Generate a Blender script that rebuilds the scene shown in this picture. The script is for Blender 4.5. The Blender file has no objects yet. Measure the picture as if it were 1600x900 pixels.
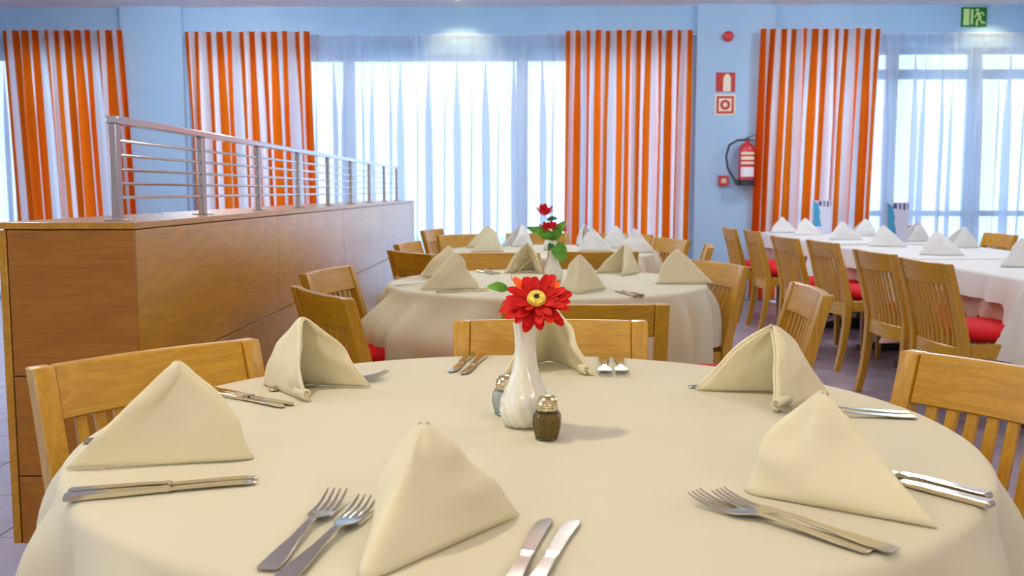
import bpy, bmesh, math, random
from math import sin, cos, pi, radians as R, sqrt
from mathutils import Vector as V, Matrix, noise as mnoise

S = bpy.context.scene
COL = S.collection
random.seed(7)

# ------------------------------------------------------------------ camera, sky, exposure
cam = bpy.data.cameras.new('camera')
cam.sensor_width = 36.0
cam.lens = 36.0 * 1520 / 1600
cam.clip_start = 0.02
cam.clip_end = 200
cam.dof.use_dof = True
cam.dof.focus_distance = 2.1
cam.dof.aperture_fstop = 7.0
co = bpy.data.objects.new('camera', cam)
COL.objects.link(co)
co.location = (0, 0, 1.164)
co.rotation_euler = (R(90 - 5.71), 0, R(1.13))
S.camera = co

S.view_settings.view_transform = 'Standard'
S.view_settings.look = 'None'
S.view_settings.gamma = 1
S.view_settings.exposure = 0.12
S.view_settings.use_curve_mapping = False
S.cycles.use_denoising = True
S.cycles.max_bounces = 6
S.cycles.transparent_max_bounces = 16
S.cycles.caustics_reflective = False
S.cycles.caustics_refractive = False

world = bpy.data.worlds.new('sky')
S.world = world
world.use_nodes = True
wn = world.node_tree
wn.nodes.clear()
w_out = wn.nodes.new('ShaderNodeOutputWorld')
w_bg = wn.nodes.new('ShaderNodeBackground')
w_tc = wn.nodes.new('ShaderNodeTexCoord')
w_sep = wn.nodes.new('ShaderNodeSeparateXYZ')
w_ramp = wn.nodes.new('ShaderNodeValToRGB')
w_ramp.color_ramp.elements[0].position = 0.0
w_ramp.color_ramp.elements[0].color = (0.74, 0.85, 1.0, 1)
w_ramp.color_ramp.elements[1].position = 0.6
w_ramp.color_ramp.elements[1].color = (0.45, 0.67, 1.0, 1)
wn.links.new(w_tc.outputs['Generated'], w_sep.inputs[0])
wn.links.new(w_sep.outputs['Z'], w_ramp.inputs[0])
wn.links.new(w_ramp.outputs[0], w_bg.inputs[0])
w_bg.inputs[1].default_value = 3.2
wn.links.new(w_bg.outputs[0], w_out.inputs[0])

# unseen ceiling panels added as ambient fill: (x, y, watts, colour)
WARM = (1.0, 0.86, 0.64)
COOL = (0.84, 0.92, 1.0)
NEUT = (1.0, 0.95, 0.88)
FILL_PANELS = [(-0.2, -1.6, 14, WARM), (2.6, -1.4, 14, WARM), (-3.2, -1.2, 16, WARM),
          (1.4, 2.4, 5, WARM), (-3.6, 2.6, 24, NEUT), (4.2, 2.8, 26, NEUT)]
# unseen ceiling globes added to brighten the far half: (x, y, watts, label)
FILL_GLOBES = [(0.1, 5.6, 44, 'between the middle and farthest round tables'), (3.0, 5.8, 44, 'above the nearer right tables'),
          (-3.8, 6.2, 70, 'left of the partition'), (0.6, 8.3, 60, 'behind the farthest round table'),
          (3.4, 8.6, 60, 'above the far right table'), (-3.0, 8.8, 70, 'left of the partition near the windows')]
# unseen globe pendants added behind the camera to light camera-facing sides
FILL_PENDANTS = [(-1.5, -1.2, 42, 'left over the table nearest the near wall'), (1.5, -1.2, 42, 'right over the table nearest the near wall')]
# recessed spots: (x, y, watts, aim x, aim y)
SPOTS = [(-0.85, 1.78, 98, 0.0, 1.6), (-1.15, 4.3, 50, 0.0, 4.3),
         (-0.75, 10.05, 34, -0.75, 10.6), (4.75, 10.05, 34, 4.75, 10.6)]

# ------------------------------------------------------------------ materials
M = {}
def newmat(name):
    m = bpy.data.materials.new(name)
    m.use_nodes = True
    M[name] = m
    nt = m.node_tree
    return m, nt, nt.nodes['Principled BSDF'], nt.nodes['Material Output']

def plain(name, col, rough=0.5, metal=0.0, spec=0.5, noise=0.0, scale=20, bump=0.0, bscale=200, coat=0.0):
    m, nt, b, o = newmat(name)
    b.inputs['Base Color'].default_value = (*col, 1)
    b.inputs['Roughness'].default_value = rough
    b.inputs['Metallic'].default_value = metal
    b.inputs['Specular IOR Level'].default_value = spec
    b.inputs['Coat Weight'].default_value = coat
    tc = nt.nodes.new('ShaderNodeTexCoord')
    if noise:
        n = nt.nodes.new('ShaderNodeTexNoise')
        n.inputs['Scale'].default_value = scale
        n.inputs['Detail'].default_value = 4
        r = nt.nodes.new('ShaderNodeValToRGB')
        r.color_ramp.elements[0].position = 0.3
        r.color_ramp.elements[1].position = 0.7
        r.color_ramp.elements[0].color = (*[c * (1 - noise) for c in col], 1)
        r.color_ramp.elements[1].color = (*[min(1, c * (1 + noise)) for c in col], 1)
        nt.links.new(tc.outputs['Object'], n.inputs['Vector'])
        nt.links.new(n.outputs['Fac'], r.inputs[0])
        nt.links.new(r.outputs[0], b.inputs['Base Color'])
    if bump:
        n2 = nt.nodes.new('ShaderNodeTexNoise')
        n2.inputs['Scale'].default_value = bscale
        bp = nt.nodes.new('ShaderNodeBump')
        bp.inputs['Strength'].default_value = bump
        bp.inputs['Distance'].default_value = 0.002
        nt.links.new(tc.outputs['Object'], n2.inputs['Vector'])
        nt.links.new(n2.outputs['Fac'], bp.inputs['Height'])
        nt.links.new(bp.outputs[0], b.inputs['Normal'])
    return m

def wood(name, dark, light, axis='X', rough=0.35, coat=0.2, scale=1.0, coord='Object', spec=0.5):
    m, nt, b, o = newmat(name)
    tc = nt.nodes.new('ShaderNodeTexCoord')
    mp = nt.nodes.new('ShaderNodeMapping')
    s = [7.0 * scale] * 3
    s['XYZ'.index(axis)] = 1.0 * scale
    mp.inputs['Scale'].default_value = s
    oi = nt.nodes.new('ShaderNodeObjectInfo')
    ad = nt.nodes.new('ShaderNodeVectorMath')
    ad.operation = 'ADD'
    sc = nt.nodes.new('ShaderNodeVectorMath')
    sc.operation = 'SCALE'
    sc.inputs['Scale'].default_value = 30
    cmb = nt.nodes.new('ShaderNodeCombineXYZ')
    for k in range(3):
        nt.links.new(oi.outputs['Random'], cmb.inputs[k])
    nt.links.new(cmb.outputs[0], sc.inputs[0])
    nt.links.new(tc.outputs[coord], mp.inputs['Vector'])
    nt.links.new(mp.outputs[0], ad.inputs[0])
    nt.links.new(sc.outputs[0], ad.inputs[1])
    n = nt.nodes.new('ShaderNodeTexNoise')
    n.inputs['Scale'].default_value = 1.1
    n.inputs['Detail'].default_value = 3
    n.inputs['Distortion'].default_value = 1.2
    nt.links.new(ad.outputs[0], n.inputs['Vector'])
    mu = nt.nodes.new('ShaderNodeMath')
    mu.operation = 'MULTIPLY'
    mu.inputs[1].default_value = 9.0
    fr = nt.nodes.new('ShaderNodeMath')
    fr.operation = 'PINGPONG'
    fr.inputs[1].default_value = 1.0
    nt.links.new(n.outputs['Fac'], mu.inputs[0])
    nt.links.new(mu.outputs[0], fr.inputs[0])
    n2 = nt.nodes.new('ShaderNodeTexNoise')
    n2.inputs['Scale'].default_value = 14
    n2.inputs['Detail'].default_value = 3
    nt.links.new(ad.outputs[0], n2.inputs['Vector'])
    mx = nt.nodes.new('ShaderNodeMath')
    mx.operation = 'MULTIPLY_ADD'
    mx.inputs[1].default_value = 0.42
    nt.links.new(fr.outputs[0], mx.inputs[0])
    m3 = nt.nodes.new('ShaderNodeMath')
    m3.operation = 'MULTIPLY'
    m3.inputs[1].default_value = 0.6
    nt.links.new(n2.outputs['Fac'], m3.inputs[0])
    nt.links.new(m3.outputs[0], mx.inputs[2])
    r = nt.nodes.new('ShaderNodeValToRGB')
    r.color_ramp.elements[0].color = (*dark, 1)
    r.color_ramp.elements[1].color = (*light, 1)
    r.color_ramp.elements[0].position = 0.1
    r.color_ramp.elements[1].position = 0.85
    nt.links.new(mx.outputs[0], r.inputs[0])
    nt.links.new(r.outputs[0], b.inputs['Base Color'])
    b.inputs['Roughness'].default_value = rough
    b.inputs['Coat Weight'].default_value = coat
    b.inputs['Specular IOR Level'].default_value = spec
    b.inputs['Coat Roughness'].default_value = 0.28
    return m

def cloth(name, col, trans, weight=0.25, bump=0.15, bscale=900, big=0.0):
    m, nt, b, o = newmat(name)
    b.inputs['Base Color'].default_value = (*col, 1)
    b.inputs['Roughness'].default_value = 0.85
    b.inputs['Specular IOR Level'].default_value = 0.15
    b.inputs['Sheen Weight'].default_value = 0.15
    tc = nt.nodes.new('ShaderNodeTexCoord')
    n = nt.nodes.new('ShaderNodeTexNoise')
    n.inputs['Scale'].default_value = bscale
    bp = nt.nodes.new('ShaderNodeBump')
    bp.inputs['Strength'].default_value = bump
    bp.inputs['Distance'].default_value = 0.001
    nt.links.new(tc.outputs['Object'], n.inputs['Vector'])
    nt.links.new(n.outputs['Fac'], bp.inputs['Height'])
    nt.links.new(bp.outputs[0], b.inputs['Normal'])
    if big:
        n2 = nt.nodes.new('ShaderNodeTexNoise')
        n2.inputs['Scale'].default_value = 7
        n2.inputs['Detail'].default_value = 3
        bp2 = nt.nodes.new('ShaderNodeBump')
        bp2.inputs['Strength'].default_value = big
        bp2.inputs['Distance'].default_value = 0.02
        nt.links.new(tc.outputs['Object'], n2.inputs['Vector'])
        nt.links.new(n2.outputs['Fac'], bp2.inputs['Height'])
        nt.links.new(bp.outputs[0], bp2.inputs['Normal'])
        nt.links.new(bp2.outputs[0], b.inputs['Normal'])
    t = nt.nodes.new('ShaderNodeBsdfTranslucent')
    t.inputs[0].default_value = (*trans, 1)
    mx = nt.nodes.new('ShaderNodeMixShader')
    mx.inputs[0].default_value = weight
    nt.links.new(b.outputs[0], mx.inputs[1])
    nt.links.new(t.outputs[0], mx.inputs[2])
    nt.links.new(mx.outputs[0], o.inputs[0])
    return m

plain('wall_paint', (0.36, 0.575, 0.81), 0.8, noise=0.03, scale=3, spec=0.2)
plain('pier_paint', (0.40, 0.60, 0.82), 0.8, noise=0.02, scale=3, spec=0.2)
plain('ceiling_paint', (0.86, 0.88, 0.93), 0.9, spec=0.1)
plain('floor_grout', (0.20, 0.17, 0.19), 0.8)
plain('floor_tile', (0.36, 0.285, 0.35), 0.28, noise=0.16, scale=5, spec=0.8)
plain('terrace', (0.88, 0.89, 0.90), 0.8, noise=0.05, scale=2)
plain('frame_white', (0.60, 0.70, 0.82), 0.4)
plain('frame_grey', (0.25, 0.38, 0.52), 0.4)
wood('beech', (0.41, 0.195, 0.007), (0.58, 0.315, 0.022), 'Z', 0.33, 0.25, 3.0)
wood('beech_across', (0.41, 0.195, 0.007), (0.58, 0.315, 0.022), 'X', 0.33, 0.25, 3.0)
wood('veneer', (0.44, 0.19, 0.005), (0.64, 0.32, 0.012), 'Y', 0.285, 0.55, 1.4, spec=0.5)
wood('veneer_end', (0.33, 0.115, 0.004), (0.45, 0.18, 0.008), 'X', 0.34, 0.1, 1.4)
plain('plinth', (0.09, 0.05, 0.025), 0.5)
plain('cushion', (0.62, 0.008, 0.012), 0.8, noise=0.12, scale=300, bump=0.3, bscale=700, spec=0.2)
plain('iron', (0.03, 0.028, 0.03), 0.4)
plain('tabletop', (0.35, 0.22, 0.12), 0.5)
plain('steel', (0.72, 0.70, 0.70), 0.16, 1.0)
plain('steel_brushed', (0.50, 0.46, 0.46), 0.25, 1.0)
plain('cutlery', (0.66, 0.60, 0.46), 0.16, 1.0)
cloth('table_linen', (0.71, 0.665, 0.50), (0.85, 0.74, 0.5), 0.10, 0.2, 700, 0.06)
cloth('under_linen', (0.78, 0.62, 0.36), (0.8, 0.6, 0.3), 0.10, 0.2, 700, 0.1)
cloth('white_linen', (0.86, 0.85, 0.83), (0.85, 0.82, 0.8), 0.12, 0.2, 700, 0.1)
cloth('salmon_linen', (0.60, 0.33, 0.27), (0.6, 0.3, 0.22), 0.10, 0.2, 700, 0.1)
cloth('napkin_linen', (0.95, 0.90, 0.68), (0.97, 0.84, 0.45), 0.30, 0.2, 800, 0.12)
plain('porcelain', (0.84, 0.82, 0.72), 0.16, coat=0.5)
plain('petal', (0.52, 0.006, 0.004), 0.6, noise=0.35, scale=30, spec=0.2)
plain('petal_orange', (0.85, 0.10, 0.012), 0.6, noise=0.3, scale=30, spec=0.2)
plain('bloom', (0.62, 0.01, 0.02), 0.6, noise=0.4, scale=60, spec=0.2)
plain('disc_yellow', (0.80, 0.58, 0.08), 0.8, noise=0.3, scale=200)
plain('disc_dark', (0.02, 0.012, 0.01), 0.8)
plain('leaf', (0.10, 0.32, 0.02), 0.45, noise=0.4, scale=40)
plain('leaf_dark', (0.03, 0.13, 0.03), 0.45, noise=0.4, scale=40)
plain('straw', (0.55, 0.40, 0.12), 0.6)
plain('sign_red', (0.45, 0.02, 0.012), 0.5)
plain('sign_cream', (0.86, 0.78, 0.62), 0.5)
plain('sign_green', (0.0, 0.16, 0.012), 0.45)
plain('sign_lime', (0.55, 0.80, 0.32), 0.5)
plain('red_enamel', (0.55, 0.012, 0.02), 0.25, coat=0.5)
plain('black_rubber', (0.02, 0.02, 0.03), 0.5)
plain('label_paper', (0.80, 0.72, 0.52), 0.6)
plain('label_white', (0.82, 0.80, 0.88), 0.6)
plain('card_pale', (0.62, 0.64, 0.78), 0.4)
plain('card_blue', (0.04, 0.30, 0.52), 0.4)
plain('card_ink', (0.10, 0.07, 0.22), 0.4)
plain('pepper', (0.26, 0.16, 0.03), 0.9, noise=0.6, scale=500)
plain('salt', (0.86, 0.88, 0.88), 0.9)
plain('brass_cap', (0.74, 0.62, 0.36), 0.22, 1.0)
plain('lamp_ring', (0.8, 0.8, 0.8), 0.4)
plain('bark', (0.12, 0.08, 0.05), 0.9)

def glass(name, col, ior=1.45, rough=0.02):
    m, nt, b, o = newmat(name)
    tr = nt.nodes.new('ShaderNodeBsdfTransparent')
    tr.inputs[0].default_value = (*col, 1)
    gl = nt.nodes.new('ShaderNodeBsdfGlossy')
    gl.inputs['Roughness'].default_value = rough
    fz = nt.nodes.new('ShaderNodeFresnel')
    fz.inputs[0].default_value = ior
    mx = nt.nodes.new('ShaderNodeMixShader')
    nt.links.new(fz.outputs[0], mx.inputs[0])
    nt.links.new(tr.outputs[0], mx.inputs[1])
    nt.links.new(gl.outputs[0], mx.inputs[2])
    nt.links.new(mx.outputs[0], o.inputs[0])
glass('pane_glass', (0.93, 0.97, 1.0))
glass('shaker_glass', (0.93, 0.95, 0.93))

def emit(name, col, st):
    m, nt, b, o = newmat(name)
    e = nt.nodes.new('ShaderNodeEmission')
    e.inputs[0].default_value = (*col, 1)
    e.inputs[1].default_value = st
    nt.links.new(e.outputs[0], o.inputs[0])
emit('lamp_warm', (1.0, 0.88, 0.7), 4)
emit('lamp_cool', (0.88, 0.94, 1.0), 4)

def sheer_mat():
    m, nt, b, o = newmat('sheer')
    tr = nt.nodes.new('ShaderNodeBsdfTransparent')
    tl = nt.nodes.new('ShaderNodeBsdfTranslucent')
    tl.inputs[0].default_value = (0.88, 0.92, 1.0, 1)
    df = nt.nodes.new('ShaderNodeBsdfDiffuse')
    df.inputs[0].default_value = (0.88, 0.91, 0.97, 1)
    a = nt.nodes.new('ShaderNodeMixShader')
    a.inputs[0].default_value = 0.12
    c = nt.nodes.new('ShaderNodeMixShader')
    c.inputs[0].default_value = 0.30
    nt.links.new(tl.outputs[0], a.inputs[1])
    nt.links.new(df.outputs[0], a.inputs[2])
    nt.links.new(a.outputs[0], c.inputs[1])
    nt.links.new(tr.outputs[0], c.inputs[2])
    nt.links.new(c.outputs[0], o.inputs[0])
sheer_mat()

def stripe_mat():
    m, nt, b, o = newmat('striped_drape')
    uv = nt.nodes.new('ShaderNodeUVMap')
    sp = nt.nodes.new('ShaderNodeSeparateXYZ')
    nt.links.new(uv.outputs[0], sp.inputs[0])
    fr = nt.nodes.new('ShaderNodeMath')
    fr.operation = 'FRACT'
    nt.links.new(sp.outputs['X'], fr.inputs[0])
    gt = nt.nodes.new('ShaderNodeMath')
    gt.operation = 'LESS_THAN'
    gt.inputs[1].default_value = 0.48
    nt.links.new(fr.outputs[0], gt.inputs[0])
    def mixcol(a_, b_):
        n = nt.nodes.new('ShaderNodeMix')
        n.data_type = 'RGBA'
        n.inputs['A'].default_value = (*a_, 1)
        n.inputs['B'].default_value = (*b_, 1)
        nt.links.new(gt.outputs[0], n.inputs['Factor'])
        return n.outputs['Result']
    df = nt.nodes.new('ShaderNodeBsdfDiffuse')
    tl = nt.nodes.new('ShaderNodeBsdfTranslucent')
    nt.links.new(mixcol((0.86, 0.80, 0.76), (0.74, 0.016, 0.008)), df.inputs[0])
    nt.links.new(mixcol((0.98, 0.94, 0.95), (1.0, 0.21, 0.008)), tl.inputs[0])
    mx = nt.nodes.new('ShaderNodeMixShader')
    mx.inputs[0].default_value = 0.80
    nt.links.new(df.outputs[0], mx.inputs[1])
    nt.links.new(tl.outputs[0], mx.inputs[2])
    nt.links.new(mx.outputs[0], o.inputs[0])
stripe_mat()

# ------------------------------------------------------------------ mesh helpers
class MB:
    def __init__(s):
        s.v, s.f = [], []
    def add(s, vs, fs):
        o = len(s.v)
        s.v += [tuple(p) for p in vs]
        s.f += [tuple(i + o for i in f) for f in fs]
        return s
    def box(s, x0, x1, y0, y1, z0, z1):
        return s.add([(x0, y0, z0), (x1, y0, z0), (x1, y1, z0), (x0, y1, z0),
                      (x0, y0, z1), (x1, y0, z1), (x1, y1, z1), (x0, y1, z1)],
                     [(0, 3, 2, 1), (4, 5, 6, 7), (0, 1, 5, 4), (1, 2, 6, 5), (2, 3, 7, 6), (3, 0, 4, 7)])
    def lathe(s, prof, n=24, c=(0, 0, 0), flute=None, twist=0.0):
        vs, fs = [], []
        for i, (r, z) in enumerate(prof):
            for k in range(n):
                a = 2 * pi * k / n
                rr = r
                if flute:
                    rr = r * (1 + flute[1] * cos(flute[0] * (a + twist * z)))
                vs.append((c[0] + rr * cos(a), c[1] + rr * sin(a), c[2] + z))
        for i in range(len(prof) - 1):
            for k in range(n):
                k2 = (k + 1) % n
                fs.append((i * n + k, i * n + k2, (i + 1) * n + k2, (i + 1) * n + k))
        fs.append(tuple(range(n - 1, -1, -1)))
        fs.append(tuple((len(prof) - 1) * n + k for k in range(n)))
        return s.add(vs, fs)
    def tube(s, pts, r, n=8):
        pts = [V(p) for p in pts]
        rs = r if isinstance(r, (list, tuple)) else [r] * len(pts)
        vs, fs = [], []
        up = None
        for i, p in enumerate(pts):
            d = (pts[min(i + 1, len(pts) - 1)] - pts[max(i - 1, 0)]).normalized()
            if up is None:
                up = V((0, 0, 1)) if abs(d.z) < 0.9 else V((1, 0, 0))
            a = d.cross(up).normalized()
            b = a.cross(d).normalized()
            up = b
            for k in range(n):
                t = 2 * pi * k / n
                vs.append(p + (a * cos(t) + b * sin(t)) * rs[i])
        for i in range(len(pts) - 1):
            for k in range(n):
                k2 = (k + 1) % n
                fs.append((i * n + k, i * n + k2, (i + 1) * n + k2, (i + 1) * n + k))
        fs.append(tuple(range(n - 1, -1, -1)))
        fs.append(tuple((len(pts) - 1) * n + k for k in range(n)))
        return s.add(vs, fs)
    def prism(s, poly, axis, a, b):
        """extrude a 2D polygon along an axis from a to b; poly lists the other two coordinates"""
        n = len(poly)
        def mk(p, t):
            if axis == 'x': return (t, p[0], p[1])
            if axis == 'y': return (p[0], t, p[1])
            return (p[0], p[1], t)
        vs = [mk(p, a) for p in poly] + [mk(p, b) for p in poly]
        fs = [tuple(range(n)), tuple(range(2 * n - 1, n - 1, -1))]
        fs += [(i, i + n, (i + 1) % n + n, (i + 1) % n) for i in range(n)]
        return s.add(vs, fs)
    def strip(s, secs):
        """sweep of 4-cornered sections [(a,b,c,d), ...] closed at both ends"""
        vs = [p for q in secs for p in q]
        fs = []
        for i in range(len(secs) - 1):
            for k in range(4):
                k2 = (k + 1) % 4
                fs.append((4 * i + k, 4 * i + k2, 4 * i + 4 + k2, 4 * i + 4 + k))
        e = 4 * (len(secs) - 1)
        fs += [(3, 2, 1, 0), (e, e + 1, e + 2, e + 3)]
        return s.add(vs, fs)
    def grid(s, nu, nv, fn, closed=False):
        vs = [fn(i, j) for i in range(nu) for j in range(nv)]
        fs = []
        for i in range(nu if closed else nu - 1):
            for j in range(nv - 1):
                i2 = (i + 1) % nu
                fs.append((i * nv + j, i2 * nv + j, i2 * nv + j + 1, i * nv + j + 1))
        return s.add(vs, fs)
    def mesh(s, name, mat, bevel=0.0, seg=2, smooth=True, ang=35):
        me = bpy.data.meshes.new(name)
        me.from_pydata(s.v, [], s.f)
        bm = bmesh.new()
        bm.from_mesh(me)
        bmesh.ops.recalc_face_normals(bm, faces=bm.faces)
        if bevel:
            es = [e for e in bm.edges if len(e.link_faces) == 2 and e.calc_face_angle(0) > 0.6]
            bmesh.ops.bevel(bm, geom=es, offset=bevel, segments=seg, profile=0.5, affect='EDGES', clamp_overlap=True)
        bm.to_mesh(me)
        bm.free()
        me.materials.append(M[mat] if isinstance(mat, str) else mat)
        if bevel: ang = min(ang, 20)
        if smooth:
            me.shade_smooth()
            me.set_sharp_from_angle(angle=R(ang))
        return me
    def build(s, name, mat, parent=None, loc=(0, 0, 0), rot=(0, 0, 0), **k):
        return link(name, s.mesh(name, mat, **k), parent, loc, rot)

def link(name, me, parent=None, loc=(0, 0, 0), rot=(0, 0, 0)):
    o = bpy.data.objects.new(name, me)
    COL.objects.link(o)
    o.location = loc
    o.rotation_euler = rot
    if parent:
        o.parent = parent
    return o

def tag(o, label, cat, group=None, kind=None):
    o['label'] = label
    if cat: o['category'] = cat
    if group: o['group'] = group
    if kind: o['kind'] = kind
    return o

def empty(name, loc=(0, 0, 0), rz=0.0):
    o = bpy.data.objects.new(name, None)
    COL.objects.link(o)
    o.empty_display_size = 0.05
    o.location = loc
    o.rotation_euler = (0, 0, rz)
    return o

def copy_tree(o, parent=None):
    c = o.copy()
    COL.objects.link(c)
    c.parent = parent
    for ch in list(o.children):
        copy_tree(ch, c)
    return c

def struct(o, label=None):
    o['kind'] = 'structure'
    if label: o['label'] = label
    return o

# ------------------------------------------------------------------ the room
XL, XR, YB, YF, ZC = -7.0, 6.6, -4.0, 10.5, 3.1

fl = struct(MB().box(XL, XR, YB, YF + 0.3, -0.12, -0.006).build('floor', 'floor_grout', smooth=False), 'mauve grey tiled floor of the dining room')
T = 0.45
tile_me = MB().box(-T/2 + 0.003, T/2 - 0.003, -T/2 + 0.003, T/2 - 0.003, -0.008, 0.0).mesh('tile', 'floor_tile', bevel=0.0015, seg=1)
rest = MB()
nx0, nx1 = int(XL / T), int(XR / T)
for i in range(nx0, nx1 + 1):
    for j in range(int(YB / T), int(YF / T) + 1):
        x, y = (i + 0.5) * T, (j + 0.5) * T
        if x - T/2 < XL or x + T/2 > XR or y - T/2 < YB or y + T/2 > YF: continue
        if 0.6 < x < 3.6 and 2.2 < y < 10.4:
            link('tile', tile_me, fl, (x, y, 0))
        else:
            g = 0.003
            rest.box(x - T/2 + g, x + T/2 - g, y - T/2 + g, y + T/2 - g, -0.008, 0)
o = rest.build('tiles', 'floor_tile', fl, smooth=False)
o['kind'] = 'stuff'

struct(MB().box(XL - 0.2, XR + 0.2, YB - 0.2, YF + 0.5, ZC, ZC + 0.15).build('ceiling', 'ceiling_paint', smooth=False), 'white ceiling of the dining room')
ADDED_LWIN = [(-2.6, 2.4), (3.4, 8.8)]  # side windows out of view, added to let in light from the left
wl = MB().box(XL - 0.2, XL, YB, YF, -0.1, 0.35).box(XL - 0.2, XL, YB, YF, 2.65, ZC)
for a_, b_ in [(YB, -2.6), (2.4, 3.4), (8.8, YF)]:
    wl.box(XL - 0.2, XL, a_, b_, 0.35, 2.65)
struct(wl.build('wall_left', 'wall_paint', smooth=False), 'pale blue side wall with wide windows')
for k_, (a_, b_) in enumerate(ADDED_LWIN):
    w = struct(empty('window_%d' % (k_ + 4), (XL - 0.1, (a_ + b_) / 2, 0.35)), 'wide side window beyond the partition')
    h_ = (b_ - a_) / 2
    f_ = MB().box(-0.03, 0.03, -h_, h_, 0, 0.05).box(-0.03, 0.03, -h_, h_, 2.25, 2.30)
    f_.box(-0.03, 0.03, -h_, -h_ + 0.05, 0.05, 2.25).box(-0.03, 0.03, h_ - 0.05, h_, 0.05, 2.25)
    f_.build('window_frame', 'frame_white', w)
    n_w = 4
    for q_ in range(n_w):
        y0_, y1_ = -h_ + 2 * h_ * q_ / n_w, -h_ + 2 * h_ * (q_ + 1) / n_w
        if q_: MB().box(-0.03, 0.03, y0_ - 0.03, y0_ + 0.03, 0.05, 2.25).build('mullion', 'frame_white', w)
        MB().box(-0.004, 0.004, y0_ + 0.05, y1_ - 0.05, 0.05, 2.25).build('pane', 'pane_glass', w)
struct(MB().box(XR, XR + 0.2, YB, YF, -0.1, ZC).build('wall_right', 'ceiling_paint', smooth=False), 'pale blue side wall')  # out of view; white chosen to bounce more light
struct(MB().box(XL, XR, YB - 0.2, YB, -0.1, ZC).build('wall_front', 'ceiling_paint', smooth=False), 'white wall at the near end of the room')

# window wall: openings (x0, x1, z top)
WIN = [(-6.9, -4.38, 2.62), (-3.66, 1.68, 2.60), (2.42, 6.4, 2.66)]
wb = MB()
xs = [XL] + [c for w in WIN for c in w[:2]] + [XR]
for k in range(0, len(xs), 2):
    wb.box(xs[k], xs[k + 1], YF, YF + 0.3, -0.1, ZC)
for x0, x1, zt in WIN:
    wb.box(x0, x1, YF, YF + 0.3, zt, ZC)
struct(wb.build('wall_back', 'wall_paint', smooth=False), 'pale blue window wall at the far end')
for n, (x0, x1) in enumerate([(-4.36, -3.70), (1.735, 2.55)]):
    struct(MB().box(x0, x1, YF - 0.06, YF - 0.001, 0, ZC).build('trim_%d' % (n + 1), 'pier_paint', smooth=False), 'pale blue pier between the windows')

def window(n, x0, x1, zt, mulls, transom=None, low=None):
    w = struct(empty('window_%d' % n, ((x0 + x1) / 2, YF + 0.16, 0)), 'tall glazed window behind sheer curtains')
    cx = (x0 + x1) / 2
    t = 0.05
    fm = 'frame_grey' if transom else 'frame_white'
    f = MB()
    f.box(x0 - cx, x1 - cx, -0.03, 0.03, 0, t).box(x0 - cx, x1 - cx, -0.03, 0.03, zt - t, zt)
    f.box(x0 - cx, x0 - cx + t, -0.03, 0.03, t, zt - t).box(x1 - cx - t, x1 - cx, -0.03, 0.03, t, zt - t)
    f.build('window_frame', fm, w)
    ms = [x0] + mulls + [x1]
    for m in mulls:
        MB().box(m - cx - 0.06, m - cx + 0.06, -0.035, 0.035, t, zt - t).build('mullion', fm, w)
    for a, b in zip(ms[:-1], ms[1:]):
        l, r = a - cx + 0.062, b - cx - 0.062
        if transom:
            MB().box(l, r, -0.035, 0.035, transom - 0.05, transom + 0.05).build('transom', 'frame_grey', w)
        if low:
            MB().box(l, r, -0.025, 0.025, low - 0.03, low + 0.03).build('rail', 'frame_grey', w)
        MB().box(l, r, -0.004, 0.004, t, zt - t).build('pane', 'pane_glass', w)
window(1, *WIN[0], [-5.6])
window(2, *WIN[1], [-1.97, -0.1], None, None)
window(3, *WIN[2], [3.85, 4.72], 2.40, 0.92)

# outside: terrace, parapet, shrubs
struct(MB().box(-20, 20, YF + 0.3, 26, -0.3, -0.05).box(-20, XL - 0.2, -8, YF + 0.3, -0.3, -0.05).build('terrace', 'terrace', smooth=False), 'pale paved terrace outside the windows')
def leaf_cloud(n, rx, ry, rz, z0, size):
    m = MB()
    for _ in range(n):
        while True:
            p = V((random.uniform(-1, 1), random.uniform(-1, 1), random.uniform(-1, 1)))
            if 0.25 < p.length < 1: break
        c = V((p.x * rx, p.y * ry, z0 + p.z * rz))
        a = V((random.gauss(0, 1), random.gauss(0, 1), random.gauss(0, 1))).normalized()
        b = a.cross(V((random.gauss(0, 1), random.gauss(0, 1), random.gauss(0, 1)))).normalized()
        s_ = size * random.uniform(0.6, 1.2)
        m.add([c - a * s_, c + b * s_ * 0.5, c + a * s_, c - b * s_ * 0.5], [(0, 1, 2, 3)])
    return m
for x, y, zc, rr, lab in [(-4.3, 18.5, 4.9, 1.7, 'leafy green tree outside the wide window, its crown at the top left')]:
    t = tag(empty('garden_tree', (x, y, -0.05)), lab, 'tree')
    MB().tube([(0, 0, 0), (0.05, 0, zc * 0.5), (0, 0, zc)], [0.12, 0.09, 0.05]).build('trunk', 'bark', t)
    leaf_cloud(900, rr, rr * 0.8, rr * 0.75, zc, 0.22).build('crown', 'leaf', t, smooth=False)

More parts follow.
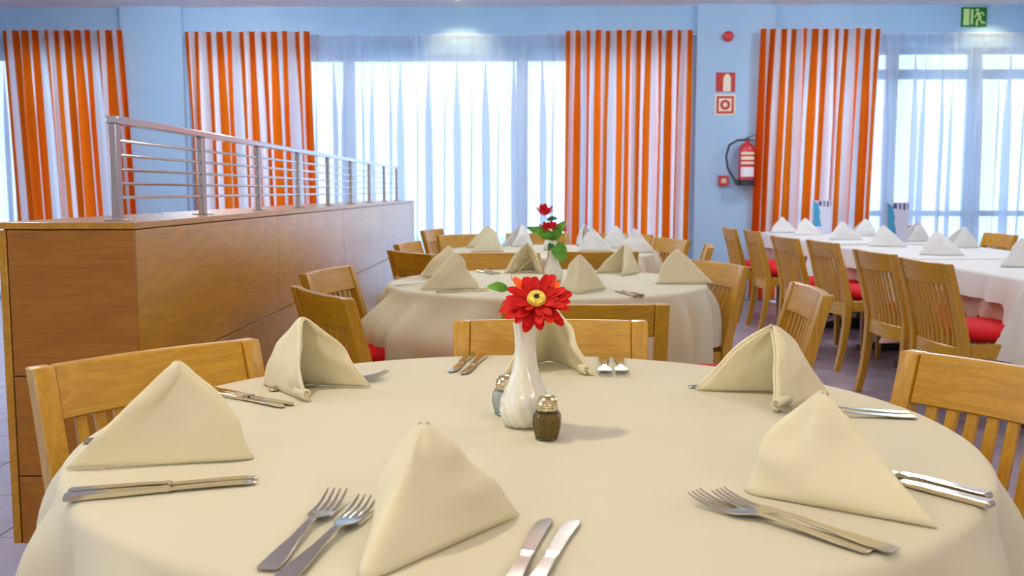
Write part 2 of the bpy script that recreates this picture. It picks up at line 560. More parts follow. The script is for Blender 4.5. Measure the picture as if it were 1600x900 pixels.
# ------------------------------------------------------------------ curtains
def hang(name, mat, x0, x1, zt, zb, y, folds, amp, b, stripes, seed, shear=0.0, gather=0.0, nu=260, nv=22):
    rnd = random.Random(seed)
    ph = [rnd.uniform(0, 6.28) for _ in range(8)]
    def pos(i, j):
        u = i / (nu - 1)
        v = j / (nv - 1)
        k = min(1, v * 3.0)
        q = 2 * pi * folds * u
        w = sin(q + ph[0] + 0.9 * sin(2 * pi * u * 2.3 + ph[1]) + 0.8 * v * sin(2 * pi * u * 1.7 + ph[2]))
        w2 = sin(0.53 * q + ph[3] + 0.7 * v)
        xx = u + (b * (0.25 + 0.75 * k) * (0.7 * sin(q * 0.78 + ph[4] + 0.5 * v) + 0.45 * sin(q * 0.37 + ph[5] - 0.8 * v))) / (2 * pi * folds)
        x = x0 + (x1 - x0) * (0.5 + (xx - 0.5) * (1 + gather * v)) + shear * v
        yy = y + amp * (0.45 + 0.55 * k) * (0.7 * w + 0.3 * w2)
        return (x, yy, zt + (zb - zt) * v)
    m = MB().grid(nu, nv, pos)
    me = m.mesh(name, mat, ang=80)
    uvl = me.uv_layers.new(name='UVMap')
    for lp in me.loops:
        vi = lp.vertex_index
        uvl.data[lp.index].uv = (stripes * (vi // nv) / (nu - 1) + 0.02, (vi % nv) / (nv - 1))
    return link(name, me)

ZT = 2.82
tag(hang('striped_curtain', 'striped_drape', -5.56, -4.29, ZT + 0.02, 0.02, 10.32, 9, 0.08, 1.05, 11.5, 3, 0.10),
    'leftmost orange and white striped curtain, left of the first railing post', 'curtain', 'striped curtains')
tag(hang('striped_curtain', 'striped_drape', -3.64, -2.31, ZT, 0.02, 10.32, 9, 0.08, 1.05, 11.5, 12, 0.06),
    'orange and white striped curtain behind the steel railing posts, left of wide sheer', 'curtain', 'striped curtains')
tag(hang('striped_curtain', 'striped_drape', 0.355, 1.67, ZT, 0.02, 10.32, 9, 0.08, 1.05, 12.5, 21, -0.02),
    'orange and white striped curtain just left of the fire extinguisher pier', 'curtain', 'striped curtains')
tag(hang('striped_curtain', 'striped_drape', 2.37, 3.61, ZT + 0.01, 0.02, 10.32, 9, 0.08, 1.05, 11.5, 34, -0.06),
    'orange and white striped curtain just right of the fire extinguisher', 'curtain', 'striped curtains')
tag(hang('sheer_curtain', 'sheer', -6.9, -5.35, 2.80, 0.02, 10.415, 15, 0.038, 4.3, 1, 5, nu=300, nv=14),
    'white sheer curtain at the far left edge behind striped curtain', 'curtain', 'sheer curtains')
tag(hang('sheer_curtain', 'sheer', -2.62, 0.60, 2.80, 0.02, 10.415, 28, 0.038, 4.3, 1, 6, nu=560, nv=14),
    'wide white sheer curtain between two striped curtains at the centre window', 'curtain', 'sheer curtains')
tag(hang('sheer_curtain', 'sheer', 3.35, 6.4, 2.80, 0.02, 10.415, 27, 0.038, 4.3, 1, 8, nu=440, nv=14),
    'white sheer curtain below the green exit sign', 'curtain', 'sheer curtains')
for x0, x1, lab in [(-6.9, -4.30, 'thin white curtain track above the leftmost curtain'), (-3.69, 1.73, 'thin white curtain track above the wide centre window'), (2.36, 6.4, 'thin white curtain track below the exit sign')]:
    tag(MB().box(x0, x1, 10.455, 10.485, 2.79, 2.805).build('curtain_track', 'ceiling_paint', bevel=0.004), lab, 'curtain track', 'curtain tracks')

# ------------------------------------------------------------------ wall fittings
def disc_poly(cx, cy, r, n=20):
    return [(cx + r * cos(2 * pi * k / n), cy + r * sin(2 * pi * k / n)) for k in range(n)]
YP = YF - 0.06
s = tag(empty('exit_sign', (4.62, YF, 2.97)), 'green emergency exit sign with running figure above the right window', 'sign')
MB().box(-0.13, 0.13, -0.022, -0.002, -0.10, 0.10).build('sign_plate', 'sign_green', s, bevel=0.003)
MB().box(-0.112, -0.052, -0.026, -0.022, -0.085, 0.082).build('door_symbol', 'sign_lime', s, smooth=False)
MB().box(-0.036, -0.012, -0.026, -0.022, -0.075, 0.078).build('door_jamb_symbol', 'sign_lime', s, smooth=False)
run = MB()
run.prism(disc_poly(0.028, 0.068, 0.017), 'y', -0.026, -0.022)
for poly in [[(0.018, 0.05), (0.052, 0.045), (0.075, -0.01), (0.045, -0.02)],
             [(0.022, 0.048), (0.03, 0.03), (0.008, -0.012), (-0.002, -0.002)],
             [(0.05, 0.046), (0.085, 0.05), (0.104, 0.012), (0.094, 0.008), (0.08, 0.034), (0.05, 0.028)],
             [(0.042, -0.008), (0.062, -0.012), (0.085, -0.05), (0.115, -0.05), (0.115, -0.066), (0.075, -0.068)],
             [(0.04, -0.008), (0.058, -0.018), (0.036, -0.05), (0.036, -0.09), (0.018, -0.09), (0.016, -0.044)]]:
    run.prism(poly, 'y', -0.026, -0.022)
run.build('running_figure', 'sign_lime', s, smooth=False)

s = tag(empty('fire_alarm_sounder', (2.055, YP, 2.77)), 'round red fire alarm sounder high on the blue pier', 'alarm')
MB().lathe([(0.05, 0), (0.052, 0.02), (0.05, 0.045), (0.035, 0.06), (0.012, 0.066)], 24).build('dome', 'red_enamel', s, rot=(R(90), 0, 0))
MB().lathe([(0.056, 0), (0.056, 0.012)], 24).build('back_plate', 'red_enamel', s, rot=(R(90), 0, 0), loc=(0, 0.0, 0))

s = tag(empty('extinguisher_sign', (2.04, YP, 2.30)), 'red square sign with white extinguisher pictogram', 'sign')
MB().box(-0.10, 0.10, -0.008, 0, -0.10, 0.10).build('sign_plate', 'sign_red', s, bevel=0.002)
g = MB()
g.prism([(-0.025, -0.095), (0.055, -0.095), (0.055, 0.045), (0.04, 0.068), (0.03, 0.085), (0.0, 0.085), (-0.01, 0.068), (-0.025, 0.045)], 'y', -0.011, -0.008)
g.build('extinguisher_symbol', 'sign_cream', s, smooth=False)
MB().tube([(0.0, -0.0095, 0.08), (-0.04, -0.0095, 0.075), (-0.055, -0.0095, 0.03), (-0.035, -0.0095, -0.04)], 0.006, 6).build('hose_symbol', 'petal_orange', s)

s = tag(empty('alarm_sign', (2.04, YP, 2.065)), 'cream square sign with red frame and red ring', 'sign')
MB().box(-0.108, 0.108, -0.008, 0, -0.108, 0.108).build('sign_plate', 'sign_cream', s, bevel=0.002)
fr_ = MB()
for a in [(-0.09, 0.09, 0.068, 0.09), (-0.09, 0.09, -0.09, -0.068), (-0.09, -0.068, -0.068, 0.068), (0.068, 0.09, -0.068, 0.068)]:
    fr_.box(a[0], a[1], -0.012, -0.008, a[2], a[3])
fr_.build('frame_symbol', 'sign_red', s, smooth=False)
ring = MB()
n_ = 28
po, pi_ = disc_poly(0, 0, 0.052, n_), disc_poly(0, 0, 0.026, n_)
for k in range(n_):
    k2 = (k + 1) % n_
    ring.prism([po[k], po[k2], pi_[k2], pi_[k]], 'y', -0.012, -0.008)
ring.build('ring_symbol', 'sign_red', s, smooth=False)

s = tag(empty('fire_call_point', (2.035, YP, 1.27)), 'small square red fire call point beside the extinguisher', 'alarm')
MB().box(-0.052, 0.052, -0.045, 0, -0.052, 0.052).build('housing', 'red_enamel', s, bevel=0.006)
MB().box(-0.024, 0.024, -0.048, -0.045, -0.026, 0.024).build('button_plate', 'label_paper', s, smooth=False)

s = tag(empty('fire_extinguisher', (2.26, YP - 0.10, 1.22)), 'red fire extinguisher with black hose hung on the blue pier', 'fire extinguisher')
MB().lathe([(0.070, 0.0), (0.085, 0.012), (0.085, 0.36), (0.078, 0.40), (0.05, 0.43), (0.026, 0.44), (0.026, 0.465)], 28).build('cylinder', 'red_enamel', s)
MB().lathe([(0.088, -0.005), (0.089, 0.055), (0.0855, 0.06)], 28).build('foot_ring', 'black_rubber', s)
def band(z0, z1, a0, a1, r, n=14):
    return MB().grid(n, 2, lambda i, j: (r * cos(R(a0 + (a1 - a0) * i / (n - 1))), r * sin(R(a0 + (a1 - a0) * i / (n - 1))), z0 + (z1 - z0) * j))
for z0, z1, m_ in [(0.09, 0.19, 'label_white'), (0.22, 0.245, 'label_paper'), (0.265, 0.30, 'label_paper'), (0.32, 0.345, 'label_paper')]:
    band(z0, z1, 215, 320, 0.0865).build('label', m_, s)
v_ = MB()
v_.box(-0.018, 0.018, -0.018, 0.018, 0.465, 0.49)
v_.strip([((-0.01, -0.012, .485), (-0.01, 0.012, .485), (-0.01, 0.012, .497), (-0.01, -0.012, .497)),
          ((0.13, -0.012, .535), (0.13, 0.012, .535), (0.13, 0.012, .545), (0.13, -0.012, .545))])
v_.strip([((0.0, -0.01, .47), (0.0, 0.01, .47), (0.0, 0.01, .48), (0.0, -0.01, .48)),
          ((0.13, -0.01, .46), (0.13, 0.01, .46), (0.13, 0.01, .468), (0.13, -0.01, .468))])
v_.build('valve_handle', 'black_rubber', s, bevel=0.002)
MB().tube([(-0.01, 0, 0.475), (-0.10, -0.01, 0.47), (-0.19, -0.02, 0.42), (-0.22, -0.02, 0.30), (-0.20, -0.02, 0.18), (-0.15, -0.03, 0.09), (-0.12, -0.04, 0.04)], 0.012, 8).build('hose', 'black_rubber', s)
MB().tube([(-0.125, -0.04, 0.06), (-0.10, -0.05, 0.01)], [0.018, 0.022], 10).build('nozzle', 'black_rubber', s)
MB().box(-0.06, 0.06, 0.084, 0.10, 0.30, 0.34).build('bracket', 'black_rubber', s)

# ------------------------------------------------------------------ recessed spots and added fill lamps
for i, (x, y, wt, c) in enumerate(FILL_PANELS):
    t = tag(empty('ceiling_panel_lamp', (x, y, ZC)), 'square flush ceiling panel lamp ' + ['at the near end, in the middle', 'at the near end, right side', 'at the near end, left side', 'right above the nearest table', 'left of the partition', 'right of the aisle, near the right wall'][i], 'ceiling lamp', 'flush ceiling panel lamps')
    fr_ = MB()
    for a in [(-0.33, 0.33, 0.30, 0.33), (-0.33, 0.33, -0.33, -0.30), (-0.33, -0.30, -0.30, 0.30), (0.30, 0.33, -0.30, 0.30)]:
        fr_.box(a[0], a[1], a[2], a[3], -0.02, 0)
    fr_.build('lamp_frame', 'lamp_ring', t, smooth=False)
    MB().box(-0.30, 0.30, -0.30, 0.30, -0.012, -0.002).build('diffuser', 'lamp_cool' if c == COOL else 'lamp_warm', t, smooth=False)
    L = bpy.data.lights.new('panel_light', 'AREA')
    L.shape = 'SQUARE'
    L.size = 0.58
    L.energy = wt
    L.color = c
    lo = link('panel_light', L, t, (0, 0, -0.03))
for x, y, wt, lab in FILL_GLOBES:
    t = tag(empty('globe_lamp', (x, y, ZC)), 'small opal globe ceiling lamp ' + lab, 'ceiling lamp', 'opal globe ceiling lamps')
    MB().lathe([(0.06, -0.03), (0.06, -0.001), (0.03, 0.0)], 20).build('lamp_base', 'lamp_ring', t)
    gm = 'opal_%d' % round(wt)
    if gm not in M: emit(gm, (0.90, 0.95, 1.0), wt / 0.95)
    MB().lathe([(0.2 * sin(pi * (k + 0.02) / 12.04), -0.10 - 0.07 * cos(pi * (k + 0.02) / 12.04)) for k in range(13)], 28).build('opal_globe', gm, t)
for x, y, wt, lab in FILL_PENDANTS:
    t = tag(empty('pendant_lamp', (x, y, ZC)), 'opal globe pendant lamp ' + lab, 'pendant lamp', 'opal globe pendants')
    MB().lathe([(0.05, -0.03), (0.05, -0.001), (0.03, 0.0)], 20).build('canopy', 'lamp_ring', t)
    MB().tube([(0, 0, -0.03), (0, 0, -0.98)], 0.004, 6).build('cord', 'black_rubber', t)
    gm = 'pendant_opal'
    if gm not in M: emit(gm, (1.0, 0.86, 0.62), wt / 0.80)
    MB().lathe([(0.14 * sin(pi * (k + 0.02) / 12.04), -1.12 - 0.14 * cos(pi * (k + 0.02) / 12.04)) for k in range(13)], 24).build('opal_globe', gm, t)
for i, (x, y, wt, ax, ay) in enumerate(SPOTS):
    t = tag(empty('recessed_spot', (x, y, ZC)), ['round recessed ceiling spotlight left above the nearest table', 'round recessed ceiling spotlight left above the middle table', 'round recessed ceiling spotlight glowing on the wall above the wide window', 'round recessed ceiling spotlight glowing on the wall beside the exit sign'][i], 'ceiling lamp', 'recessed ceiling spotlights')
    MB().lathe([(0.062, -0.012), (0.062, 0.0), (0.045, 0.0), (0.045, -0.012)], 24).build('lamp_ring', 'lamp_ring', t)
    MB().lathe([(0.040, -0.012), (0.040, -0.006)], 24).build('bulb', 'lamp_warm', t)
    L = bpy.data.lights.new('spot_light', 'SPOT')
    L.energy = wt
    L.color = (1.0, 0.87, 0.62) if i < 2 else (1.0, 0.74, 0.34)
    L.spot_size = R(75 if i < 2 else 95)
    L.spot_blend = 0.7
    L.shadow_soft_size = 0.045
    d = V((ax - x, ay - y, (0.75 if i < 2 else 1.9) - ZC))
    lo = link('spot_light', L, t, (0, 0, -0.03), d.to_track_quat('-Z', 'Y').to_euler())

# ------------------------------------------------------------------ wooden partition with steel railing
PX0, PX1, PY0, PY1, PZ = -1.595, -1.185, 2.88, 9.85, 1.07
part = tag(empty('partition', ((PX0 + PX1) / 2, PY0, 0)), 'long wooden panelled half height partition left of the tables', 'partition')
ox = (PX0 + PX1) / 2
def pbox(name, x0, x1, y0, y1, z0, z1, mat, bev=0.002):
    return MB().box(x0 - ox, x1 - ox, y0 - PY0, y1 - PY0, z0, z1).build(name, mat, part, bevel=bev)
pbox('core', PX0 + 0.012, PX1 - 0.012, PY0 + 0.012, PY1, 0.08, PZ - 0.02, 'plinth', 0)
pbox('kick_plate', PX0 + 0.045, PX1 - 0.045, PY0 + 0.045, PY1, 0.0, 0.08, 'plinth', 0)
pbox('top_cap', PX0 - 0.004, PX1 + 0.004, PY0 - 0.004, PY1, PZ - 0.02, PZ, 'veneer')
zs = [(0.605, PZ - 0.0235), (0.295, 0.601), (0.08, 0.291)]
for z0, z1 in zs:
    pbox('panel', PX0 + 0.028, PX1, PY0, PY0 + 0.012, z0, z1, 'veneer_end')
pbox('edge_strip', PX0, PX0 + 0.024, PY0 - 0.001, PY0 + 0.012, 0.08, PZ - 0.0235, 'veneer')
y = PY0 + 0.012
ends = [4.54, 6.14, 7.74, PY1]
for e in ends:
    for z0, z1 in [(0.605, PZ - 0.0235), (0.08, 0.601)]:
        pbox('panel', PX1 - 0.012, PX1, y + 0.0015, e - 0.0015, z0, z1, 'veneer')
        pbox('panel', PX0, PX0 + 0.012, y + 0.0015, e - 0.0015, z0, z1, 'veneer')
    y = e

rail = tag(empty('railing', (-1.29, 3.02, PZ)), 'brushed steel railing with five rods along the partition top', 'railing')
PYS = [0.79 * k for k in range(9)]
for k, yy in enumerate(PYS):
    p = MB().box(-0.011, 0.011, -0.02, 0.02, 0.004, 0.30).build('post', 'steel_brushed', rail, (0, yy, 0), bevel=0.002)
    MB().box(-0.032, 0.032, -0.032, 0.032, 0.0, 0.005).build('base_plate', 'steel_brushed', p, bevel=0.0015)
MB().box(-0.02, 0.02, -0.02, PYS[-1] + 0.02, 0.30, 0.324).build('handrail', 'steel', rail, bevel=0.004)
for z in (0.073, 0.116, 0.16, 0.205, 0.25):
    MB().tube([(0, 0.0, z), (0, PYS[-1], z)], 0.0055, 10).build('rod', 'steel', rail)
lf = MB().grid(6, 3, lambda i, j: (0.05 * i / 5, (j - 1) * 0.013 * sin(pi * (i + 0.3) / 5.6), 0.004 + 0.012 * sin(pi * i / 5)))
tag(lf.build('fallen_leaf', 'leaf_dark', loc=(-1.40, 3.55, PZ), rot=(0, 0, 0.6)), 'tiny green leaf lying on the partition top behind railing', 'leaf')

# ------------------------------------------------------------------ chairs
CH = 0.83
def back_y(z):            # centre line of the leaning back
    if z <= 0.45: return -0.215 + 0.06 * ((z - 0.45) / 0.45) ** 2 * -1
    return -0.215 - 0.095 * ((z - 0.45) / 0.38) ** 1.15
def make_chair():
    c = empty('dining_chair')
    W2 = 0.25
    for sx in (-1, 1):
        zz = [0, 0.1, 0.2, 0.3, 0.4, 0.47, 0.55, 0.65, 0.75, CH]
        secs = []
        for z in zz:
            d = 0.019 + 0.006 * max(0, 1 - abs(z - 0.42) / 0.3)
            xo = sx * W2
            xi = sx * (W2 - 0.042)
            a, b = min(xo, xi), max(xo, xi)
            yb = back_y(z)
            secs.append(((a, yb - d, z), (b, yb - d, z), (b, yb + d, z), (a, yb + d, z)))
        MB().strip(secs).build('rear_leg', 'beech', c, bevel=0.004)
    bow = 0.022
    WI = W2 - 0.042
    def curved(z0, z1, th, name):
        n = 13
        secs = []
        for i in range(n):
            x = -WI + 2 * WI * i / (n - 1)
            dy = -bow * (1 - (x / WI) ** 2)
            y0, y1 = back_y(z0) + dy, back_y(z1) + dy
            secs.append(((x, y0 - th, z0), (x, y0 + th, z0), (x, y1 + th, z1), (x, y1 - th, z1)))
        return MB().strip(secs).build(name, 'beech_across', c, bevel=0.003, seg=1)
    curved(0.728, CH, 0.012, 'crest_rail')
    curved(0.355, 0.435, 0.011, 'lower_rail')
    secs = []
    for i in range(6):
        z = 0.43 + (0.732 - 0.43) * i / 5
        yb = back_y(z)
        secs.append(((-0.0115, yb - 0.006, z), (0.0115, yb - 0.006, z), (0.0115, yb + 0.006, z), (-0.0115, yb + 0.006, z)))
    sm = MB().strip(secs).mesh('slat', 'beech', bevel=0.002, seg=1)
    for k in range(9):
        x = (k - 4) * 0.0415
        link('slat', sm, c, (x, -bow * (1 - (x / WI) ** 2), 0))
    for sx in (-1, 1):
        q = []
        for z, h in ((0, 0.014), (0.2, 0.018), (0.40, 0.022)):
            cx_ = sx * 0.225
            q.append(((cx_ - h, 0.205 - h, z), (cx_ + h, 0.205 - h, z), (cx_ + h, 0.205 + h, z), (cx_ - h, 0.205 + h, z)))
        MB().strip(q).build('front_leg', 'beech', c, bevel=0.003, seg=1)
    fr_ = MB()
    fr_.box(-0.245, -0.222, -0.19, 0.22, 0.385, 0.455).box(0.222, 0.245, -0.19, 0.22, 0.385, 0.455)
    fr_.box(-0.222, 0.222, 0.198, 0.224, 0.385, 0.455).box(-0.222, 0.222, -0.19, -0.17, 0.385, 0.455)
    fr_.build('seat_frame', 'beech_across', c, bevel=0.003, seg=1)
    def cush(i, j):
        nu, nv = 20, 12
        a = 2 * pi * i / nu
        t = j / (nv - 1)
        ex = 0.22
        sx_ = abs(cos(a)) ** ex * (1 if cos(a) > 0 else -1)
        sy_ = abs(sin(a)) ** ex * (1 if sin(a) > 0 else -1)
        ph = t * pi
        k = max(0.0, sin(ph)) ** 0.35
        z = 0.492 - 0.042 * cos(ph)
        return (0.237 * sx_ * k, 0.018 + 0.205 * sy_ * k, z)
    MB().grid(20, 12, cush, closed=True).build('seat_cushion', 'cushion', c)
    return c
proto_chair = make_chair()
first_chair = [True]
def chair(cx, cy, deg, label, group):
    """cx, cy: plan position of the crest rail; deg: direction the chair faces"""
    c = proto_chair if first_chair[0] else copy_tree(proto_chair)
    first_chair[0] = False
    a = R(deg)
    c.location = (cx + 0.31 * cos(a), cy + 0.31 * sin(a), 0)
    c.rotation_euler = (0, 0, a - pi / 2)
    tag(c, label, 'chair', group)
    return c

GC = 'slatted beech dining chairs'
CHAIRS = [
 (-0.79, 1.99, -40, 'slatted beech chair at left of the near round table, against the partition'),
 (0.05, 2.50, -90, 'beech chair right behind the near table, its crest rail behind the gerbera vase'),
 (0.925, 1.835, 212, 'slatted beech chair at the right edge beside the near round table'),
 (0.16, 2.88, 88, 'beech chair seen from behind, back to back with the chair behind the gerbera'),
 (-0.70, 3.20, 33, 'dark backed beech chair seen from behind at the left, curved crest in front'),
 (-0.87, 4.13, -12, 'beech chair against the partition, facing right at the second table'),
 (0.965, 3.36, 177, 'beech chair seen edge on in the aisle right of the second table'),
 (-0.66, 5.30, 36, 'beech chair beside the partition, left behind the second table'),
 (0.87, 4.54, 200, 'beech chair at the right side of the second round table'),
 (-0.20, 5.26, -90, 'beech chair behind the second table, left of its flower vase'),
 (0.34, 5.36, 90, 'beech chair behind the second table, right of its flower vase'),
 (-0.80, 6.28, -10, 'beech chair at the left side of the farthest round table'),
 (-0.86, 8.40, -14, 'beech chair standing far back beside the end of the partition'),
 (-0.52, 7.50, -50, 'beech chair at the left rear of the farthest round table'),
 (0.98, 6.82, 200, 'beech chair at the right side of the farthest round table'),
 (1.09, 5.98, 172, 'beech chair seen edge on right of the farthest round table'),
 (0.05, 7.72, -92, 'beech chair directly behind the farthest round table'),
 (0.72, 7.58, -125, 'beech chair at the right rear of the farthest round table'),
]
for x, y, d, l in CHAIRS:
    chair(x, y, d, l, GC)
GR = 'chairs along the long right tables'
for x, y, d, l in [
 (1.89, 4.72, 5, 'slatted beech chair with red seat, nearest of the row at the right tables'),
 (1.89, 5.40, 5, 'second nearest beech chair of the row at the right tables'),
 (1.93, 6.50, 5, 'third nearest beech chair in the right row, red seat seen from the side'),
 (1.83, 7.08, 6, 'fourth nearest beech chair of the row at the right tables'),
 (1.85, 8.22, 0, 'second farthest beech chair of the right row, near the blue pier'),
 (1.78, 8.80, 0, 'farthest beech chair of the right row, in front of the blue pier'),
 (3.66, 7.66, 180, 'beech chair on the window side of the right tables, nearer one'),
 (3.62, 9.50, 180, 'beech chair on the window side of the right tables, beside the tall menu')]:
    chair(x, y, d, l, GR)

# ------------------------------------------------------------------ round tables
SEATHEM = 0.532
def sstep(a, b, x):
    t = max(0, min(1, (x - a) / (b - a)))
    return t * t * (3 - 2 * t)
def round_cloth(name, mat, R0, ztop, half, rot, seed, seats=(), square=True, push=(), nf=19, flare=0.0, amp=0.054, minz=0.05, nth=220):
    rnd = random.Random(seed)
    p1, p2, p3 = [rnd.uniform(0, 6.28) for _ in range(3)]
    rings = [0, 0.2, 0.4, 0.6, 0.8, 0.92]
    arc, drop = 5, 16
    nr = len(rings) + arc + drop
    rad = 0.022
    def pos(i, j):
        th = 2 * pi * i / nth
        if j < len(rings):
            r = max(rings[j] * R0, 0.002)
            return (r * cos(th), r * sin(th), ztop + 0.0006 * sin(9 * r + 3 * th))
        j -= len(rings)
        re = R0 - rad
        if j < arc:
            a = (j) / (arc - 1) * pi / 2 * 0.9
            r = re + rad * sin(a)
            return (r * cos(th), r * sin(th), ztop - rad * (1 - cos(a)))
        t = (j - arc + 1) / drop
        if square:
            q = (th - R(rot)) % (pi / 2) - pi / 4
            L = min(half / max(cos(q), 1e-6), half * 1.36) - R0
            corner = max(0, 1 - (pi / 4 - abs(q)) / 0.7)
        else:
            L = half
            corner = 0.0
        zz = max(minz, ztop - rad - L)
        for sa, hw in seats:
            dd = abs((th - R(sa) + pi) % (2 * pi) - pi)
            k = 1 - sstep(hw, hw + 0.16, dd)
            zz = max(zz, zz + (SEATHEM - zz) * k) if zz < SEATHEM else zz
        full = ztop - rad - zz
        s_ = t * full
        fold = (0.5 + 0.5 * sin(nf * th + p1 + 1.2 * sin(2 * th + p2))) ** 1.6 + 0.45 * (0.5 + 0.5 * sin((nf * 1.7 // 1) * th + p3)) ** 2
        r = R0 + flare * s_ * (0.35 + 0.9 * corner) + amp * (1 - math.exp(-s_ / 0.06)) * fold
        for pa, pw, pm_ in push:
            dd = abs((th - R(pa) + pi) % (2 * pi) - pi)
            r += pm_ * (1 - sstep(pw * 0.45, pw, dd)) * sstep(0.0, 0.17, s_)
        r = max(r, R0 - 0.004 - 0.10 * s_)
        return (r * cos(th), r * sin(th), ztop - rad * 0.9 - s_)
    return MB().grid(nth, nr, pos, closed=True).build(name, mat, ang=80)

def round_table(cx, cy, R0, rot, seats, which, seed, push=()):
    t = tag(empty('round_table', (cx, cy, 0)), which + ' round pedestal table under its cloths', 'table', 'round dining tables')
    MB().lathe([(R0 - 0.035, 0.715), (R0 - 0.030, 0.72), (R0 - 0.030, 0.738), (R0 - 0.034, 0.742)], 64).build('table_top', 'tabletop', t)
    MB().lathe([(0.05, 0.04), (0.04, 0.08), (0.035, 0.6), (0.06, 0.70), (0.18, 0.714)], 24).build('column', 'iron', t)
    for k in range(4):
        MB().box(0.0, 0.36, -0.03, 0.03, 0.0, 0.045).build('foot', 'iron', t, rot=(0, 0, k * pi / 2 + 0.4), bevel=0.006)
    u = round_cloth('undercloth', 'under_linen', R0 - 0.012, 0.7465, 0.58, 0, seed + 50, seats, square=False, push=push, nf=17, flare=0.02, amp=0.022)
    u.location = (cx, cy, 0)
    tag(u, 'honey coloured undercloth hanging below the white cloth of the ' + which + ' round table', 'tablecloth', 'undercloths')
    c = round_cloth('tablecloth', 'table_linen', R0, 0.7515, R0 + 0.235, rot, seed, seats, push=push)
    c.location = (cx, cy, 0)
    tag(c, 'cream tablecloth draped over the ' + which + ' round table', 'tablecloth', 'round tablecloths')

T1, T2, T3 = (-0.01, 1.69), (0.07, 4.42), (0.13, 6.75)
round_table(*T1, 0.755, 40, [], 'nearest', 3)
round_table(*T2, 0.725, 45, [], 'middle', 9, [(224, 0.62, 0.12)])
round_table(*T3, 0.745, 30, [(205, .3), (232, .3), (298, .3), (255, .3), (3, .28), (130, .28), (90, .28), (52, .28)], 'farthest', 17)

# ------------------------------------------------------------------ long right tables
def rect_cloth(name, mat, x0, x1, y0, y1, ztop, drop, seed, seats=(), flare=0.10, amp=0.03, tail=0.75, wave0=0.0):
    rnd = random.Random(seed)
    ph = [rnd.uniform(0, 6.28) for _ in range(4)]
    cx, cy = (x0 + x1) / 2, (y0 + y1) / 2
    hx, hy = (x1 - x0) / 2, (y1 - y0) / 2
    per = []
    nper = 60
    cr = 0.05
    def side(ax, ay, bx, by, n):
        for k in range(n):
            per.append((ax + (bx - ax) * k / n, ay + (by - ay) * k / n))
    ny, nx = 48, 32
    side(-hx, -hy + cr, -hx, hy - cr, ny)
    for k in range(6): a = pi - k / 6 * pi / 2; per.append((-hx + cr + cr * cos(a), hy - cr + cr * sin(a)))
    side(-hx + cr, hy, hx - cr, hy, nx)
    for k in range(6): a = pi / 2 - k / 6 * pi / 2; per.append((hx - cr + cr * cos(a), hy - cr + cr * sin(a)))
    side(hx, hy - cr, hx, -hy + cr, ny)
    for k in range(6): a = -k / 6 * pi / 2; per.append((hx - cr + cr * cos(a), -hy + cr + cr * sin(a)))
    side(hx - cr, -hy, -hx + cr, -hy, nx)
    for k in range(6): a = -pi / 2 - k / 6 * pi / 2; per.append((-hx + cr + cr * cos(a), -hy + cr + cr * sin(a)))
    n = len(per)
    acc = [0]
    for k in range(1, n):
        acc.append(acc[-1] + math.hypot(per[k][0] - per[k-1][0], per[k][1] - per[k-1][1]))
    rings = [0.0, 0.5, 0.9]
    arc, dr = 4, 14
    rad = 0.018
    def pos(i, j):
        px, py = per[i]
        inx, iny = max(-hx + cr, min(hx - cr, px)), max(-hy + cr, min(hy - cr, py))
        nx_, ny_ = px - inx, py - iny
        l = math.hypot(nx_, ny_)
        if l < 1e-6: nx_, ny_, l = 1, 0, 1
        nx_, ny_ = nx_ / l, ny_ / l
        if j < len(rings):
            f = rings[j]
            return (cx + px * f, cy + py * f, ztop)
        j -= len(rings)
        if j < arc:
            a = j / (arc - 1) * pi / 2 * 0.9
            return (cx + px + nx_ * rad * (sin(a) - 1), cy + py + ny_ * rad * (sin(a) - 1), ztop - rad * (1 - cos(a)))
        t = (j - arc + 1) / dr
        dcx, dcy = hx - abs(px), hy - abs(py)
        corner = max(0, 1 - (dcx + dcy) / 0.28)
        d_ = drop * (1 + tail * corner ** 1.3)
        zz = max(0.03, ztop - rad - d_)
        if px < 0 or True:
            for sx, sy, hw in seats:
                if (sx < cx) == (px < 0) and abs(px) > hx - 0.25:
                    k = 1 - sstep(hw, hw + 0.10, abs(cy + py - sy))
                    if zz < SEATHEM: zz = zz + (SEATHEM - zz) * k
        s_ = t * (ztop - rad - zz)
        fold = 0.6 * sin(acc[i] * 2 * pi / 0.31 + ph[0]) + 0.4 * sin(acc[i] * 2 * pi / 0.19 + ph[1])
        o_ = flare * s_ * (0.5 + corner) + amp * (max(0, s_ - wave0) / 0.3) * fold
        o_ = max(o_, -0.01 * s_)
        return (cx + px + nx_ * o_, cy + py + ny_ * o_, ztop - rad * 0.95 - s_)
    return MB().grid(n, len(rings) + arc + dr, pos, closed=True).build(name, mat, ang=80)

